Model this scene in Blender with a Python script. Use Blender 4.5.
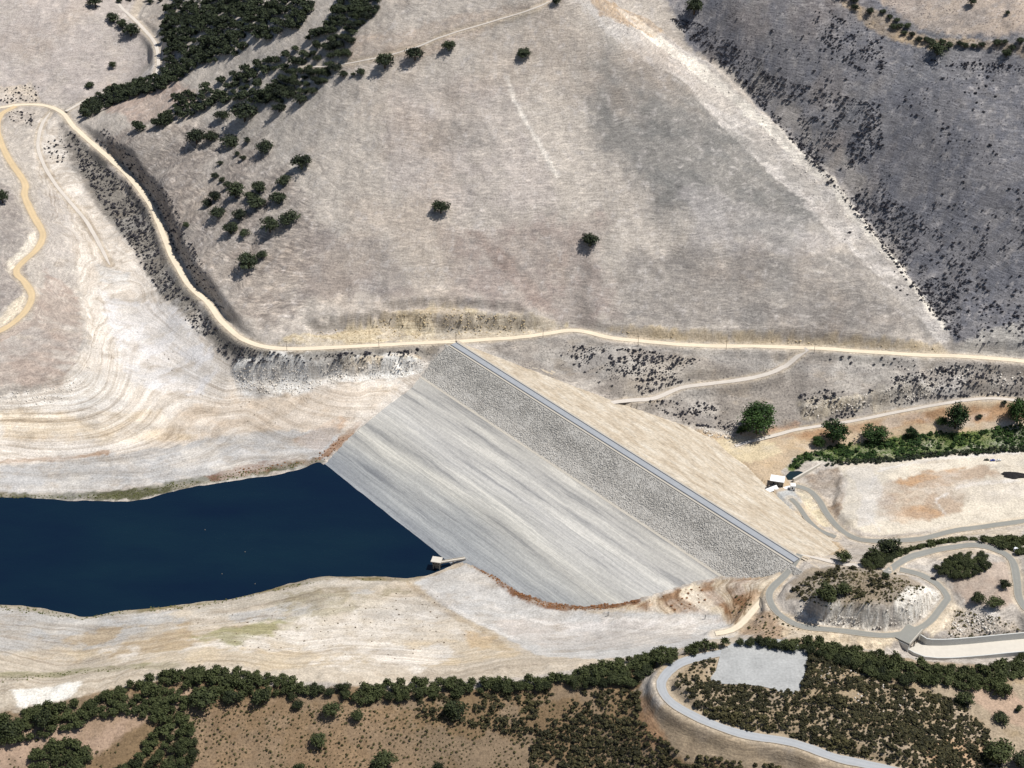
import bpy, bmesh, math, random
import numpy as np
from mathutils import Vector, Matrix, Euler

random.seed(7)
RNG = np.random.RandomState(11)

# ---------------------------------------------------------------- camera, sky, sun
PITCH = math.radians(34.0)
FPX = 1675.0                      # focal length in pixels for a 1024 px wide frame
CAM = np.array([0.0, 0.0, 930.0])
scn = bpy.context.scene
for o in list(bpy.data.objects):
    bpy.data.objects.remove(o)
cd = bpy.data.cameras.new('camera')
cam = bpy.data.objects.new('camera', cd)
scn.collection.objects.link(cam)
cam.location = CAM
cam.rotation_euler = (math.pi / 2 - PITCH, 0, 0)
cd.sensor_width = 36.0
cd.lens = 36.0 * FPX / 1024.0
cd.clip_start = 1.0
cd.clip_end = 30000.0
scn.camera = cam
scn.render.resolution_x, scn.render.resolution_y = 1024, 768

SUN_AZ = math.radians(85.0)       # from +Y (away from the camera) towards +X (right)
SUN_EL = math.radians(64.0)
world = bpy.data.worlds.new('World')
scn.world = world
world.use_nodes = True
wn = world.node_tree.nodes
sky = wn.new('ShaderNodeTexSky')
sky.sky_type = 'NISHITA'
sky.sun_disc = False
sky.sun_elevation = SUN_EL
sky.sun_rotation = SUN_AZ
sky.altitude = 300
world.node_tree.links.new(sky.outputs[0], wn['Background'].inputs[0])
wn['Background'].inputs[1].default_value = 0.075
sl = bpy.data.lights.new('sun', 'SUN')
sl.energy = 5.0
sl.angle = math.radians(0.53)
sl.color = (1.0, 0.97, 0.93)
sun = bpy.data.objects.new('sun', sl)
scn.collection.objects.link(sun)
sdir = Vector((math.sin(SUN_AZ) * math.cos(SUN_EL), math.cos(SUN_AZ) * math.cos(SUN_EL), math.sin(SUN_EL)))
sun.rotation_euler = sdir.to_track_quat('Z', 'Y').to_euler()
sun.location = (900, 1500, 900)
vs = scn.view_settings
vs.view_transform = 'Standard'
vs.look = 'None'
vs.gamma = 1
vs.use_curve_mapping = False
vs.exposure = 0.12

COL = scn.collection

# ---------------------------------------------------------------- helpers
def lin(c, k=1.0):
    out = []
    for v in c:
        v = v / 255.0
        out.append((v / 12.92 if v <= 0.04045 else ((v + 0.055) / 1.055) ** 2.4) * k)
    return out

def ray(px, py):
    x = (px - 512.0) / FPX
    y = (384.0 - py) / FPX
    d = np.array([x, math.cos(PITCH) + y * math.sin(PITCH), -math.sin(PITCH) + y * math.cos(PITCH)])
    return d

def P(px, py, z):
    """ground point of the survey: the sight line through (px,py) met at height z"""
    d = ray(px, py)
    k = (z - CAM[2]) / d[2]
    return CAM + d * k

_perm = np.random.RandomState(5).permutation(4096)
_val = np.random.RandomState(6).rand(4096).astype(np.float32) * 2 - 1

def vnoise(x, y, seed=0):
    xi = np.floor(x).astype(np.int64); yi = np.floor(y).astype(np.int64)
    xf = (x - xi).astype(np.float32); yf = (y - yi).astype(np.float32)
    u = xf * xf * xf * (xf * (xf * 6 - 15) + 10); v = yf * yf * yf * (yf * (yf * 6 - 15) + 10)
    def h(a, b):
        return _val[_perm[(_perm[(a + seed * 57) & 4095] + b) & 4095]]
    a = h(xi, yi); b = h(xi + 1, yi); c = h(xi, yi + 1); d = h(xi + 1, yi + 1)
    return a + (b - a) * u + (c - a) * v + (a - b - c + d) * u * v

def fbm(x, y, scale, octv=4, seed=0, gain=0.5, ang=0.5):
    s = 0.0; amp = 1.0; tot = 0.0
    ca, sa = math.cos(ang), math.sin(ang)
    x = np.asarray(x, dtype=np.float64) / scale; y = np.asarray(y, dtype=np.float64) / scale
    for i in range(octv):
        s = s + amp * vnoise(x, y, seed + i * 13)
        tot += amp; amp *= gain
        x, y = (x * ca - y * sa) * 2.03 + 17.3, (x * sa + y * ca) * 2.03 - 9.1
    return s / tot

def sstep(a, b, x):
    t = np.clip((x - a) / (b - a), 0, 1)
    return t * t * (3 - 2 * t)

def poly_sd(poly, x, y):
    """signed distance to polygon (negative inside), vectorised"""
    poly = np.asarray(poly)[:, :2]
    n = len(poly)
    d2 = np.full(x.shape, 1e18)
    inside = np.zeros(x.shape, dtype=bool)
    for i in range(n):
        ax, ay = poly[i]; bx, by = poly[(i + 1) % n]
        ex, ey = bx - ax, by - ay
        wx, wy = x - ax, y - ay
        t = np.clip((wx * ex + wy * ey) / (ex * ex + ey * ey + 1e-9), 0, 1)
        dx, dy = wx - ex * t, wy - ey * t
        d2 = np.minimum(d2, dx * dx + dy * dy)
        if ay != by:
            c = ((ay > y) != (by > y)) & (x < ex * (y - ay) / (by - ay) + ax)
            inside ^= c
    d = np.sqrt(d2)
    return np.where(inside, -d, d)

def smooth_line(pts, step):
    """Catmull-Rom through pts (N,3), resampled about every step"""
    pts = [np.asarray(p, float) for p in pts]
    pts = [2 * pts[0] - pts[1]] + pts + [2 * pts[-1] - pts[-2]]
    out = []
    for i in range(1, len(pts) - 2):
        p0, p1, p2, p3 = pts[i - 1:i + 3]
        n = max(2, int(np.linalg.norm((p2 - p1)[:2]) / step))
        for k in range(n):
            t = k / n
            out.append(0.5 * (2 * p1 + (p2 - p0) * t + (2 * p0 - 5 * p1 + 4 * p2 - p3) * t * t + (3 * p1 - p0 - 3 * p2 + p3) * t ** 3))
    out.append(pts[-2])
    return np.array(out)

def mesh_obj(name, verts, faces, mat, parent=None, smooth=False):
    me = bpy.data.meshes.new(name)
    me.from_pydata([tuple(map(float, v)) for v in verts], [], [tuple(map(int, f)) for f in faces])
    me.update()
    if mat: me.materials.append(mat)
    if smooth:
        me.polygons.foreach_set('use_smooth', [True] * len(me.polygons))
    o = bpy.data.objects.new(name, me)
    COL.objects.link(o)
    if parent is not None: o.parent = parent
    return o

def np_mesh(name, V, F, mat, smooth=False):
    """fast mesh from arrays: V (n,3), F (m,k) with k = 3 or 4"""
    me = bpy.data.meshes.new(name)
    V = np.ascontiguousarray(V, dtype=np.float32); F = np.ascontiguousarray(F, dtype=np.int32)
    m, k = F.shape
    me.vertices.add(len(V)); me.vertices.foreach_set('co', V.ravel())
    me.loops.add(m * k); me.loops.foreach_set('vertex_index', F.ravel())
    me.polygons.add(m)
    me.polygons.foreach_set('loop_start', np.arange(0, m * k, k, dtype=np.int32))
    me.polygons.foreach_set('loop_total', np.full(m, k, dtype=np.int32))
    if smooth: me.polygons.foreach_set('use_smooth', np.ones(m, dtype=bool))
    me.update(calc_edges=True)
    me.validate()
    if mat: me.materials.append(mat)
    return me

def link_mesh(name, me, parent=None):
    o = bpy.data.objects.new(name, me)
    COL.objects.link(o)
    if parent is not None: o.parent = parent
    return o

def tag(o, label=None, cat=None, group=None, kind=None):
    if label: o['label'] = label
    if cat: o['category'] = cat
    if group: o['group'] = group
    if kind: o['kind'] = kind
    return o

def empty(name, loc, rz=0.0):
    o = bpy.data.objects.new(name, None)
    o.empty_display_size = 1
    COL.objects.link(o)
    o.location = [float(v) for v in loc]; o.rotation_euler = (0, 0, rz)
    return o

class MB:
    """collects boxes, prisms and tubes into one mesh"""
    def __init__(s): s.v = []; s.f = []
    def box(s, x0, x1, y0, y1, z0, z1):
        n = len(s.v)
        s.v += [(x0, y0, z0), (x1, y0, z0), (x1, y1, z0), (x0, y1, z0), (x0, y0, z1), (x1, y0, z1), (x1, y1, z1), (x0, y1, z1)]
        s.f += [tuple(n + i for i in q) for q in ((0, 3, 2, 1), (4, 5, 6, 7), (0, 1, 5, 4), (1, 2, 6, 5), (2, 3, 7, 6), (3, 0, 4, 7))]
        return s
    def prism(s, bot, top):
        n = len(s.v); k = len(bot)
        s.v += [tuple(p) for p in bot] + [tuple(p) for p in top]
        s.f += [tuple(n + i for i in reversed(range(k))), tuple(n + k + i for i in range(k))]
        for i in range(k):
            j = (i + 1) % k
            s.f.append((n + i, n + j, n + k + j, n + k + i))
        return s
    def tube(s, p, q, r0, r1, k=8):
        p = Vector(p); q = Vector(q); a = (q - p).normalized()
        b = a.orthogonal().normalized(); c = a.cross(b)
        bot = [p + (b * math.cos(t) + c * math.sin(t)) * r0 for t in [2 * math.pi * i / k for i in range(k)]]
        top = [q + (b * math.cos(t) + c * math.sin(t)) * r1 for t in [2 * math.pi * i / k for i in range(k)]]
        return s.prism(bot, top)
    def build(s, name, mat, parent=None):
        return mesh_obj(name, s.v, s.f, mat, parent)

# ---------------------------------------------------------------- materials
def new_mat(name, rough=0.9, spec=0.2):
    m = bpy.data.materials.new(name)
    m.use_nodes = True
    b = m.node_tree.nodes['Principled BSDF']
    b.inputs['Roughness'].default_value = rough
    b.inputs['Specular IOR Level'].default_value = spec
    return m, m.node_tree, b

def N(nt, typ, **kw):
    n = nt.nodes.new(typ)
    for k, v in kw.items(): setattr(n, k, v)
    return n

def noise_node(nt, vec, scale, detail=3, rough=0.55):
    n = N(nt, 'ShaderNodeTexNoise')
    n.inputs['Scale'].default_value = scale
    n.inputs['Detail'].default_value = detail
    n.inputs['Roughness'].default_value = rough
    nt.links.new(vec, n.inputs['Vector'])
    return n.outputs['Fac']

def ramp(nt, fac, stops):
    r = N(nt, 'ShaderNodeValToRGB')
    el = r.color_ramp.elements
    while len(el) < len(stops): el.new(0.5)
    for e, (p, c) in zip(el, stops):
        e.position = p
        e.color = (c[0], c[1], c[2], 1) if hasattr(c, '__len__') else (c, c, c, 1)
    nt.links.new(fac, r.inputs[0])
    return r.outputs[0]

def mixc(nt, fac, a, b, mode='MIX'):
    m = N(nt, 'ShaderNodeMix', data_type='RGBA', blend_type=mode)
    if isinstance(fac, (int, float)): m.inputs[0].default_value = fac
    else: nt.links.new(fac, m.inputs[0])
    for s, i in ((a, 6), (b, 7)):
        if hasattr(s, '__len__'): m.inputs[i].default_value = (s[0], s[1], s[2], 1)
        else: nt.links.new(s, m.inputs[i])
    return m.outputs[2]

def mth(nt, op, a, b=None, c=None):
    m = N(nt, 'ShaderNodeMath', operation=op)
    for i, s in enumerate((a, b, c)):
        if s is None: continue
        if isinstance(s, (int, float)): m.inputs[i].default_value = s
        else: nt.links.new(s, m.inputs[i])
    return m.outputs[0]

def scaled(nt, vec, sx, sy, sz):
    m = N(nt, 'ShaderNodeMapping')
    m.inputs['Scale'].default_value = (sx, sy, sz)
    nt.links.new(vec, m.inputs['Vector'])
    return m.outputs[0]

def bump(nt, bsdf, h, dist, strength=1.0):
    b = N(nt, 'ShaderNodeBump')
    b.inputs['Distance'].default_value = dist
    b.inputs['Strength'].default_value = strength
    nt.links.new(h, b.inputs['Height'])
    nt.links.new(b.outputs[0], bsdf.inputs['Normal'])

def simple_mat(name, rgb, var=0.18, scale=0.4, rough=0.9, k=0.8, stretch=None, bumpd=0.0, spec=0.2):
    """mottled material in world metres"""
    m, nt, b = new_mat(name, rough, spec)
    tc = N(nt, 'ShaderNodeTexCoord')
    vec = tc.outputs['Object']
    if stretch: vec = scaled(nt, vec, *stretch)
    n1 = noise_node(nt, vec, scale, 4, 0.6)
    n2 = noise_node(nt, vec, scale * 0.13, 3, 0.6)
    base = lin(rgb, k)
    f = mth(nt, 'ADD', mth(nt, 'MULTIPLY', n1, 0.6), mth(nt, 'MULTIPLY', n2, 0.4))
    col = ramp(nt, f, [(0.25, [c * (1 - var) for c in base]), (0.5, base), (0.75, [min(0.95, c * (1 + var)) for c in base])])
    nt.links.new(col, b.inputs['Base Color'])
    if bumpd: bump(nt, b, n1, bumpd)
    return m

K = 0.80
# ---- ground: vertex colours hold the soil / grass colour of each spot (and shade on the right hill), the nodes add grain, strand lines and cattle tracks
def ground_material():
    m, nt, b = new_mat('ground_soil', 0.95, 0.1)
    tc = N(nt, 'ShaderNodeTexCoord'); vec = tc.outputs['Object']
    at = N(nt, 'ShaderNodeAttribute', attribute_name='soil'); base = at.outputs['Color']
    mk = N(nt, 'ShaderNodeAttribute', attribute_name='cover')
    sep = N(nt, 'ShaderNodeSeparateColor'); nt.links.new(mk.outputs['Color'], sep.inputs[0])
    ringm, trackm, speckm = sep.outputs[0], sep.outputs[1], sep.outputs[2]
    streakm = mk.outputs['Alpha']
    # grain
    g1 = noise_node(nt, vec, 0.62, 5, 0.75)
    g2 = noise_node(nt, vec, 0.085, 4, 0.6)
    g3 = noise_node(nt, vec, 0.02, 3, 0.55)
    gr = mth(nt, 'ADD', mth(nt, 'MULTIPLY', g1, 0.66), mth(nt, 'ADD', mth(nt, 'MULTIPLY', g2, 0.24), mth(nt, 'MULTIPLY', g3, 0.10)))
    gc = ramp(nt, gr, [(0.31, (0.48, 0.47, 0.46)), (0.5, (1, 1, 1)), (0.69, (1.48, 1.47, 1.45))])
    col = mixc(nt, 1.0, base, gc, 'MULTIPLY')
    # strand lines left by the falling lake: bands that follow the height
    warp = noise_node(nt, vec, 0.012, 3, 0.5)
    sx = N(nt, 'ShaderNodeSeparateXYZ'); nt.links.new(vec, sx.inputs[0])
    zz = mth(nt, 'ADD', sx.outputs[2], mth(nt, 'MULTIPLY', warp, 1.6))
    cb = N(nt, 'ShaderNodeCombineXYZ'); nt.links.new(mth(nt, 'MULTIPLY', sx.outputs[0], 0.006), cb.inputs[0])
    nt.links.new(mth(nt, 'MULTIPLY', sx.outputs[1], 0.006), cb.inputs[1]); nt.links.new(zz, cb.inputs[2])
    r1 = noise_node(nt, cb.outputs[0], 0.85, 5, 0.75)
    rc = ramp(nt, r1, [(0.37, (0.52, 0.47, 0.42)), (0.45, (0.88, 0.84, 0.79)), (0.52, (1.0, 1.0, 1.0)), (0.60, (1.26, 1.27, 1.28))])
    col = mixc(nt, ringm, col, mixc(nt, 1.0, col, rc, 'MULTIPLY'))
    # cattle tracks: thin pale lines along the contours
    cb2 = N(nt, 'ShaderNodeCombineXYZ'); nt.links.new(mth(nt, 'MULTIPLY', sx.outputs[0], 0.09), cb2.inputs[0])
    nt.links.new(mth(nt, 'MULTIPLY', sx.outputs[1], 0.09), cb2.inputs[1])
    w2 = noise_node(nt, vec, 0.05, 2, 0.5)
    nt.links.new(mth(nt, 'ADD', sx.outputs[2], mth(nt, 'MULTIPLY', w2, 5.0)), cb2.inputs[2])
    t1 = noise_node(nt, cb2.outputs[0], 1.0, 3, 0.6)
    tcg = ramp(nt, t1, [(0.36, (0.58, 0.58, 0.59)), (0.48, (0.94, 0.94, 0.94)), (0.56, (1.10, 1.10, 1.09)), (0.66, (1.62, 1.60, 1.56))])
    col = mixc(nt, trackm, col, mixc(nt, 1.0, col, tcg, 'MULTIPLY'))
    # low dead scrub and clods
    v = N(nt, 'ShaderNodeTexVoronoi', feature='F1'); v.inputs['Scale'].default_value = 0.36
    nt.links.new(vec, v.inputs['Vector'])
    vs_ = ramp(nt, v.outputs['Distance'], [(0.22, 1.0), (0.46, 0.0)])
    pat = ramp(nt, g2, [(0.42, 0.0), (0.58, 1.0)])
    fs = ramp(nt, noise_node(nt, vec, 0.9, 3, 0.7), [(0.54, 0.0), (0.66, 0.8)])
    sp = mth(nt, 'MULTIPLY', mth(nt, 'MAXIMUM', mth(nt, 'MULTIPLY', vs_, pat), fs), speckm)
    col = mixc(nt, sp, col, mixc(nt, 1.0, col, (0.40, 0.40, 0.42), 'MULTIPLY'))
    # rills down the cut banks
    rl = noise_node(nt, scaled(nt, vec, 1, 1, 0.12), 0.30, 4, 0.7)
    rlc = ramp(nt, rl, [(0.34, (0.50, 0.46, 0.42)), (0.46, (0.88, 0.86, 0.83)), (0.54, (1.05, 1.05, 1.05)), (0.66, (1.25, 1.25, 1.25))])
    col = mixc(nt, streakm, col, mixc(nt, 1.0, col, rlc, 'MULTIPLY'))
    nt.links.new(col, b.inputs['Base Color'])
    h = mth(nt, 'ADD', mth(nt, 'MULTIPLY', g1, 0.5), mth(nt, 'MULTIPLY', g2, 1.6))
    h = mth(nt, 'ADD', h, mth(nt, 'MULTIPLY', mth(nt, 'MULTIPLY', t1, trackm), 0.8))
    h = mth(nt, 'ADD', h, mth(nt, 'MULTIPLY', mth(nt, 'MULTIPLY', rl, streakm), 4.0))
    bump(nt, b, h, 1.0, 0.5)
    return m

M = {}
M['ground'] = ground_material()
M['dirt'] = simple_mat('dirt_road', (228, 212, 186), 0.12, 0.3, k=K)
M['ochre'] = simple_mat('ochre_dirt', (216, 190, 150), 0.15, 0.25, k=K)
M['pale_track'] = simple_mat('pale_track', (214, 204, 192), 0.14, 0.3, k=K)
M['faint_track'] = simple_mat('faint_track', (186, 176, 165), 0.16, 0.3, k=K)
M['asphalt'] = simple_mat('weathered_asphalt', (158, 156, 148), 0.10, 0.3, k=K)
M['asphalt_light'] = simple_mat('sun_bleached_asphalt', (184, 187, 189), 0.08, 0.3, k=K)
M['gravel_pad'] = simple_mat('gravel_pad', (172, 172, 169), 0.34, 0.5, k=K)
M['crest'] = simple_mat('crest_asphalt', (160, 163, 166), 0.12, 0.3, k=K)
M['kerb'] = simple_mat('dark_kerb', (92, 96, 104), 0.15, 0.4, k=K)
M['shoulder'] = simple_mat('pale_shoulder', (186, 179, 166), 0.15, 0.4, k=K)
M['concrete'] = simple_mat('concrete', (205, 205, 200), 0.10, 0.35, k=K)
M['concrete_warm'] = simple_mat('warm_concrete', (208, 201, 188), 0.10, 0.35, k=K)
M['concrete_dark'] = simple_mat('shade_grey_concrete', (120, 118, 112), 0.2, 0.5, k=K)  # grey of floats; also shade painted into tower, control house and portal parts
M['white_roof'] = simple_mat('white_roof', (240, 240, 238), 0.05, 0.5, k=0.85)
M['plaster'] = simple_mat('grey_plaster', (150, 148, 150), 0.1, 0.5, k=K)
M['steel_dark'] = simple_mat('dark_steel', (58, 58, 60), 0.2, 1.0, rough=0.6, k=K)
M['wood'] = simple_mat('pole_wood', (92, 76, 62), 0.2, 1.0, k=K)
M['bark'] = simple_mat('bark', (84, 72, 60), 0.25, 1.5, k=K)
M['black_glass'] = simple_mat('black_glass', (22, 24, 28), 0.1, 1.0, rough=0.15, k=1.0, spec=0.5)
M['tyre'] = simple_mat('tyre', (28, 28, 28), 0.1, 1.0, k=1.0)
M['stone'] = simple_mat('riprap_stone', (186, 182, 174), 0.26, 0.5, k=K)
M['stone_pale'] = simple_mat('pale_riprap_stone', (206, 201, 192), 0.24, 0.5, k=K)
M['white_rock'] = simple_mat('white_rock', (224, 216, 204), 0.2, 0.3, k=K)
M['cream_rock'] = simple_mat('cream_rock', (206, 188, 154), 0.22, 0.3, k=K)
M['dark_pile'] = simple_mat('dark_heap', (44, 42, 42), 0.3, 0.5, k=K)

def road_mat(name, rgb, rut, edge_rgb, var=0.12, rag=1.1):
    """worn road: wheel ruts along it, ragged edges of loose soil"""
    m, nt, b = new_mat(name, 0.92, 0.15)
    tc = N(nt, 'ShaderNodeTexCoord'); vec = tc.outputs['Object']
    at = N(nt, 'ShaderNodeAttribute', attribute_name='across')
    n1 = noise_node(nt, vec, 0.35, 5, 0.7); n2 = noise_node(nt, vec, 0.05, 3, 0.6)
    base = lin(rgb, K)
    col = ramp(nt, mth(nt, 'ADD', mth(nt, 'MULTIPLY', n1, 0.55), mth(nt, 'MULTIPLY', n2, 0.45)), [(0.3, [c * (1 - var) for c in base]), (0.5, base), (0.7, [min(0.9, c * (1 + var)) for c in base])])
    ax = mth(nt, 'ABSOLUTE', at.outputs['Fac'])
    d = mth(nt, 'ABSOLUTE', mth(nt, 'SUBTRACT', ax, 0.45))
    rf = ramp(nt, d, [(0.0, rut), (0.22, 1.0)])
    col = mixc(nt, 1.0, col, rf, 'MULTIPLY')
    e = mth(nt, 'ADD', ax, mth(nt, 'MULTIPLY', mth(nt, 'SUBTRACT', n1, 0.5), rag))
    col = mixc(nt, ramp(nt, e, [(0.80, 0.0), (0.98, 1.0)]), col, lin(edge_rgb, K))
    nt.links.new(col, b.inputs['Base Color'])
    bump(nt, b, n1, 0.2, 0.4)
    return m
M['dirt'] = road_mat('dirt_road', (226, 211, 186), 1.07, (196, 180, 155))
M['ochre'] = road_mat('ochre_dirt', (208, 185, 148), 1.08, (186, 168, 146))
M['pale_track'] = road_mat('pale_track', (208, 199, 187), 1.06, (180, 169, 158))
M['faint_track'] = road_mat('faint_track', (180, 171, 160), 1.06, (160, 150, 140))
M['asphalt'] = road_mat('weathered_asphalt', (146, 145, 138), 0.92, (186, 174, 154), 0.1, 0.22)
M['asphalt_light'] = road_mat('sun_bleached_asphalt', (172, 174, 175), 0.90, (166, 152, 132), 0.1, 0.2)

def foliage(name, dark, light, k=1.0):
    m, nt, b = new_mat(name, 0.75, 0.15)
    tc = N(nt, 'ShaderNodeTexCoord')
    oi = N(nt, 'ShaderNodeObjectInfo')
    n1 = noise_node(nt, tc.outputs['Object'], 0.45, 3, 0.7)
    ge = N(nt, 'ShaderNodeNewGeometry')
    n2 = noise_node(nt, ge.outputs['Position'], 0.06, 3, 0.6)
    f = mth(nt, 'ADD', mth(nt, 'MULTIPLY', mth(nt, 'ADD', n1, n2), 0.5), mth(nt, 'ADD', mth(nt, 'MULTIPLY', mth(nt, 'SUBTRACT', oi.outputs['Random'], 0.5), 0.26), mth(nt, 'MULTIPLY', mth(nt, 'SUBTRACT', ge.outputs['Random Per Island'], 0.5), 0.34)))
    col = ramp(nt, f, [(0.30, lin(dark, k)), (0.72, lin(light, k))])
    nt.links.new(col, b.inputs['Base Color'])
    return m

M['oak'] = foliage('oak_leaves', (28, 34, 29), (70, 78, 54))
M['ridge_oak'] = foliage('ridge_oak_leaves', (32, 38, 25), (76, 82, 50))
M['willow'] = foliage('willow_leaves', (22, 36, 21), (62, 84, 42))
M['sage'] = foliage('sage_leaves', (42, 42, 48), (78, 75, 78))
M['chaparral'] = foliage('chaparral_leaves', (40, 40, 27), (92, 86, 56))
M['scrub'] = foliage('dry_scrub', (92, 80, 66), (130, 116, 98))
M['reed'] = foliage('reed_leaves', (26, 44, 20), (64, 86, 40))
M['bright_grass'] = foliage('streambed_grass', (48, 72, 28), (98, 122, 54))
M['rust_reed'] = foliage('dry_rust_reeds', (88, 58, 40), (148, 104, 68))
M['shore_grass'] = foliage('shore_grass', (62, 68, 38), (104, 106, 62))

def lower_face_material():
    m, nt, b = new_mat('embankment_face', 0.95, 0.1)
    tc = N(nt, 'ShaderNodeTexCoord'); vec = tc.outputs['Object']
    wob = noise_node(nt, vec, 0.02, 3, 0.6)
    va = N(nt, 'ShaderNodeVectorMath', operation='ADD'); cw = N(nt, 'ShaderNodeCombineXYZ'); nt.links.new(mth(nt, 'MULTIPLY', wob, 5.0), cw.inputs[1])
    nt.links.new(vec, va.inputs[0]); nt.links.new(cw.outputs[0], va.inputs[1]); vec = va.outputs[0]
    a = noise_node(nt, scaled(nt, vec, 0.006, 0.11, 0.0), 1.0, 5, 0.65)     # long strand lines
    c = noise_node(nt, scaled(nt, vec, 0.008, 0.55, 0.0), 1.0, 5, 0.75)
    g = noise_node(nt, vec, 0.4, 4, 0.6)
    big = noise_node(nt, scaled(nt, vec, 0.006, 0.02, 0.0), 1.0, 3, 0.5)
    sy = N(nt, 'ShaderNodeSeparateXYZ'); nt.links.new(vec, sy.inputs[0])
    tt = mth(nt, 'ADD', mth(nt, 'MULTIPLY', sy.outputs[1], -1 / 210.0), mth(nt, 'MULTIPLY', mth(nt, 'SUBTRACT', big, 0.5), 0.25))
    base = ramp(nt, tt, [(0.22, lin((188, 184, 175), K)), (0.42, lin((198, 195, 188), K)), (0.58, lin((186, 183, 174), K)), (0.70, lin((162, 163, 161), K)), (0.86, lin((142, 146, 150), K)), (0.93, lin((156, 158, 158), K)), (0.97, lin((192, 188, 176), K))])
    st = ramp(nt, a, [(0.37, (0.64, 0.65, 0.68)), (0.45, (0.92, 0.92, 0.93)), (0.53, (1.0, 1.0, 1.0)), (0.60, (1.22, 1.21, 1.19))])
    s2 = ramp(nt, c, [(0.34, (0.78, 0.79, 0.80)), (0.48, (0.98, 0.98, 0.98)), (0.56, (1, 1, 1)), (0.66, (1.2, 1.19, 1.17))])
    gg = ramp(nt, g, [(0.3, 0.9), (0.7, 1.1)])
    col = mixc(nt, 1.0, mixc(nt, 1.0, mixc(nt, 1.0, base, st, 'MULTIPLY'), s2, 'MULTIPLY'), gg, 'MULTIPLY')
    nt.links.new(col, b.inputs['Base Color'])
    bump(nt, b, mth(nt, 'ADD', mth(nt, 'MULTIPLY', c, 1.5), g), 0.5, 0.6)
    return m
M['lower_face'] = lower_face_material()

def downstream_material():
    m, nt, b = new_mat('downstream_face', 0.95, 0.1)
    tc = N(nt, 'ShaderNodeTexCoord'); vec = tc.outputs['Object']
    a = noise_node(nt, scaled(nt, vec, 0.035, 0.11, 0.0), 1.0, 5, 0.65)
    g = noise_node(nt, vec, 0.35, 4, 0.65)
    c = noise_node(nt, scaled(nt, vec, 0.05, 0.5, 0.0), 1.0, 3, 0.7)
    base = ramp(nt, a, [(0.3, lin((174, 158, 136), K)), (0.5, lin((196, 183, 163), K)), (0.7, lin((212, 203, 187), K))])
    gg = ramp(nt, g, [(0.3, 0.74), (0.7, 1.2)])
    sp = ramp(nt, c, [(0.57, 1.0), (0.66, 0.66)])
    col = mixc(nt, 1.0, mixc(nt, 1.0, base, gg, 'MULTIPLY'), sp, 'MULTIPLY')
    nt.links.new(col, b.inputs['Base Color'])
    bump(nt, b, g, 0.6, 0.6)
    return m
M['downstream'] = downstream_material()

def water_material(name, deep, rough):
    m, nt, b = new_mat(name, rough, 0.5)
    tc = N(nt, 'ShaderNodeTexCoord')
    big = noise_node(nt, scaled(nt, tc.outputs['Object'], 0.4, 1, 1), 0.012, 4, 0.6)
    nt.links.new(ramp(nt, big, [(0.35, deep), (0.68, (deep[0] * 1.5, deep[1] * 1.75, deep[2] * 1.15))]), b.inputs['Base Color'])
    b.inputs['IOR'].default_value = 1.33
    tc = N(nt, 'ShaderNodeTexCoord')
    n = noise_node(nt, tc.outputs['Object'], 0.35, 4, 0.6)
    nt.links.new(ramp(nt, big, [(0.4, 0.06), (0.62, 0.2)]), b.inputs['Roughness'])
    bump(nt, b, n, 0.3, 0.6)
    return m
M['water'] = water_material('lake_water', (0.0022, 0.0078, 0.021), 0.10)
M['pond'] = water_material('pond_water', (0.010, 0.018, 0.024), 0.12)

# ---------------------------------------------------------------- dam geometry (s along crest, t towards the lake)
CREST_Z = 50.0
A = P(452, 343, CREST_Z)[:2]; B = P(800, 563, CREST_Z)[:2]
DL = float(np.linalg.norm(B - A))
DS = (B - A) / DL
DT = np.array([DS[1], -DS[0]])
if DT[0] > 0: DT = -DT
def st(x, y):
    dx, dy = x - A[0], y - A[1]
    return dx * DS[0] + dy * DS[1], dx * DT[0] + dy * DT[1]
CW = 5.0                                   # half width of the crest
BERM_T, BERM_Z = 43.0, 33.0
w1 = st(*P(322, 462, 0)[:2]); w2 = st(*P(440, 555, 0)[:2])
def TW(s):
    return w1[1] + (w2[1] - w1[1]) / (w2[0] - w1[0]) * (s - w1[0])
def DOWN_SLOPE(s):
    return np.interp(s, [0, 60, 150, 215, 340, 440], [3.3, 3.1, 2.85, 2.7, 2.0, 1.9])
def zdam(s, t):
    up = np.where(t < BERM_T, CREST_Z - (t - CW) * (CREST_Z - BERM_Z) / (BERM_T - CW),
                  BERM_Z * (1 - (t - BERM_T - 3) / (TW(s) - BERM_T - 3)))
    up = np.where((t >= BERM_T) & (t < BERM_T + 3), BERM_Z, up)
    dn = CREST_Z + (t + CW) / DOWN_SLOPE(s)
    return np.where(t > CW, up, np.where(t < -CW, dn, CREST_Z))
def on_dam(px, py):
    d = ray(px, py)
    lo, hi = 800.0, 2600.0
    for i in range(50):
        mid = 0.5 * (lo + hi); q = CAM + d * mid
        s, t = st(q[0], q[1])
        if q[2] > zdam(s, t): lo = mid
        else: hi = mid
    return CAM + d * hi
UP_EDGE_L = [(452, 343), (441, 352), (430, 364), (412, 388), (385, 408), (352, 435), (329, 460)]
UP_EDGE_R = [(466, 562.5), (498, 578), (520, 592), (548, 602), (585, 606), (625, 602), (660, 592), (692, 582), (722, 576), (760, 577), (785, 573), (800, 563)]
TOE = [(476, 349), (520, 366), (560, 381), (600, 396), (640, 410), (692, 428)]
print('DAM length %.0f  berm slope 1:%.1f  tw %.0f..%.0f' % (DL, (BERM_T - CW) / (CREST_Z - BERM_Z), TW(0), TW(DL)))

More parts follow.
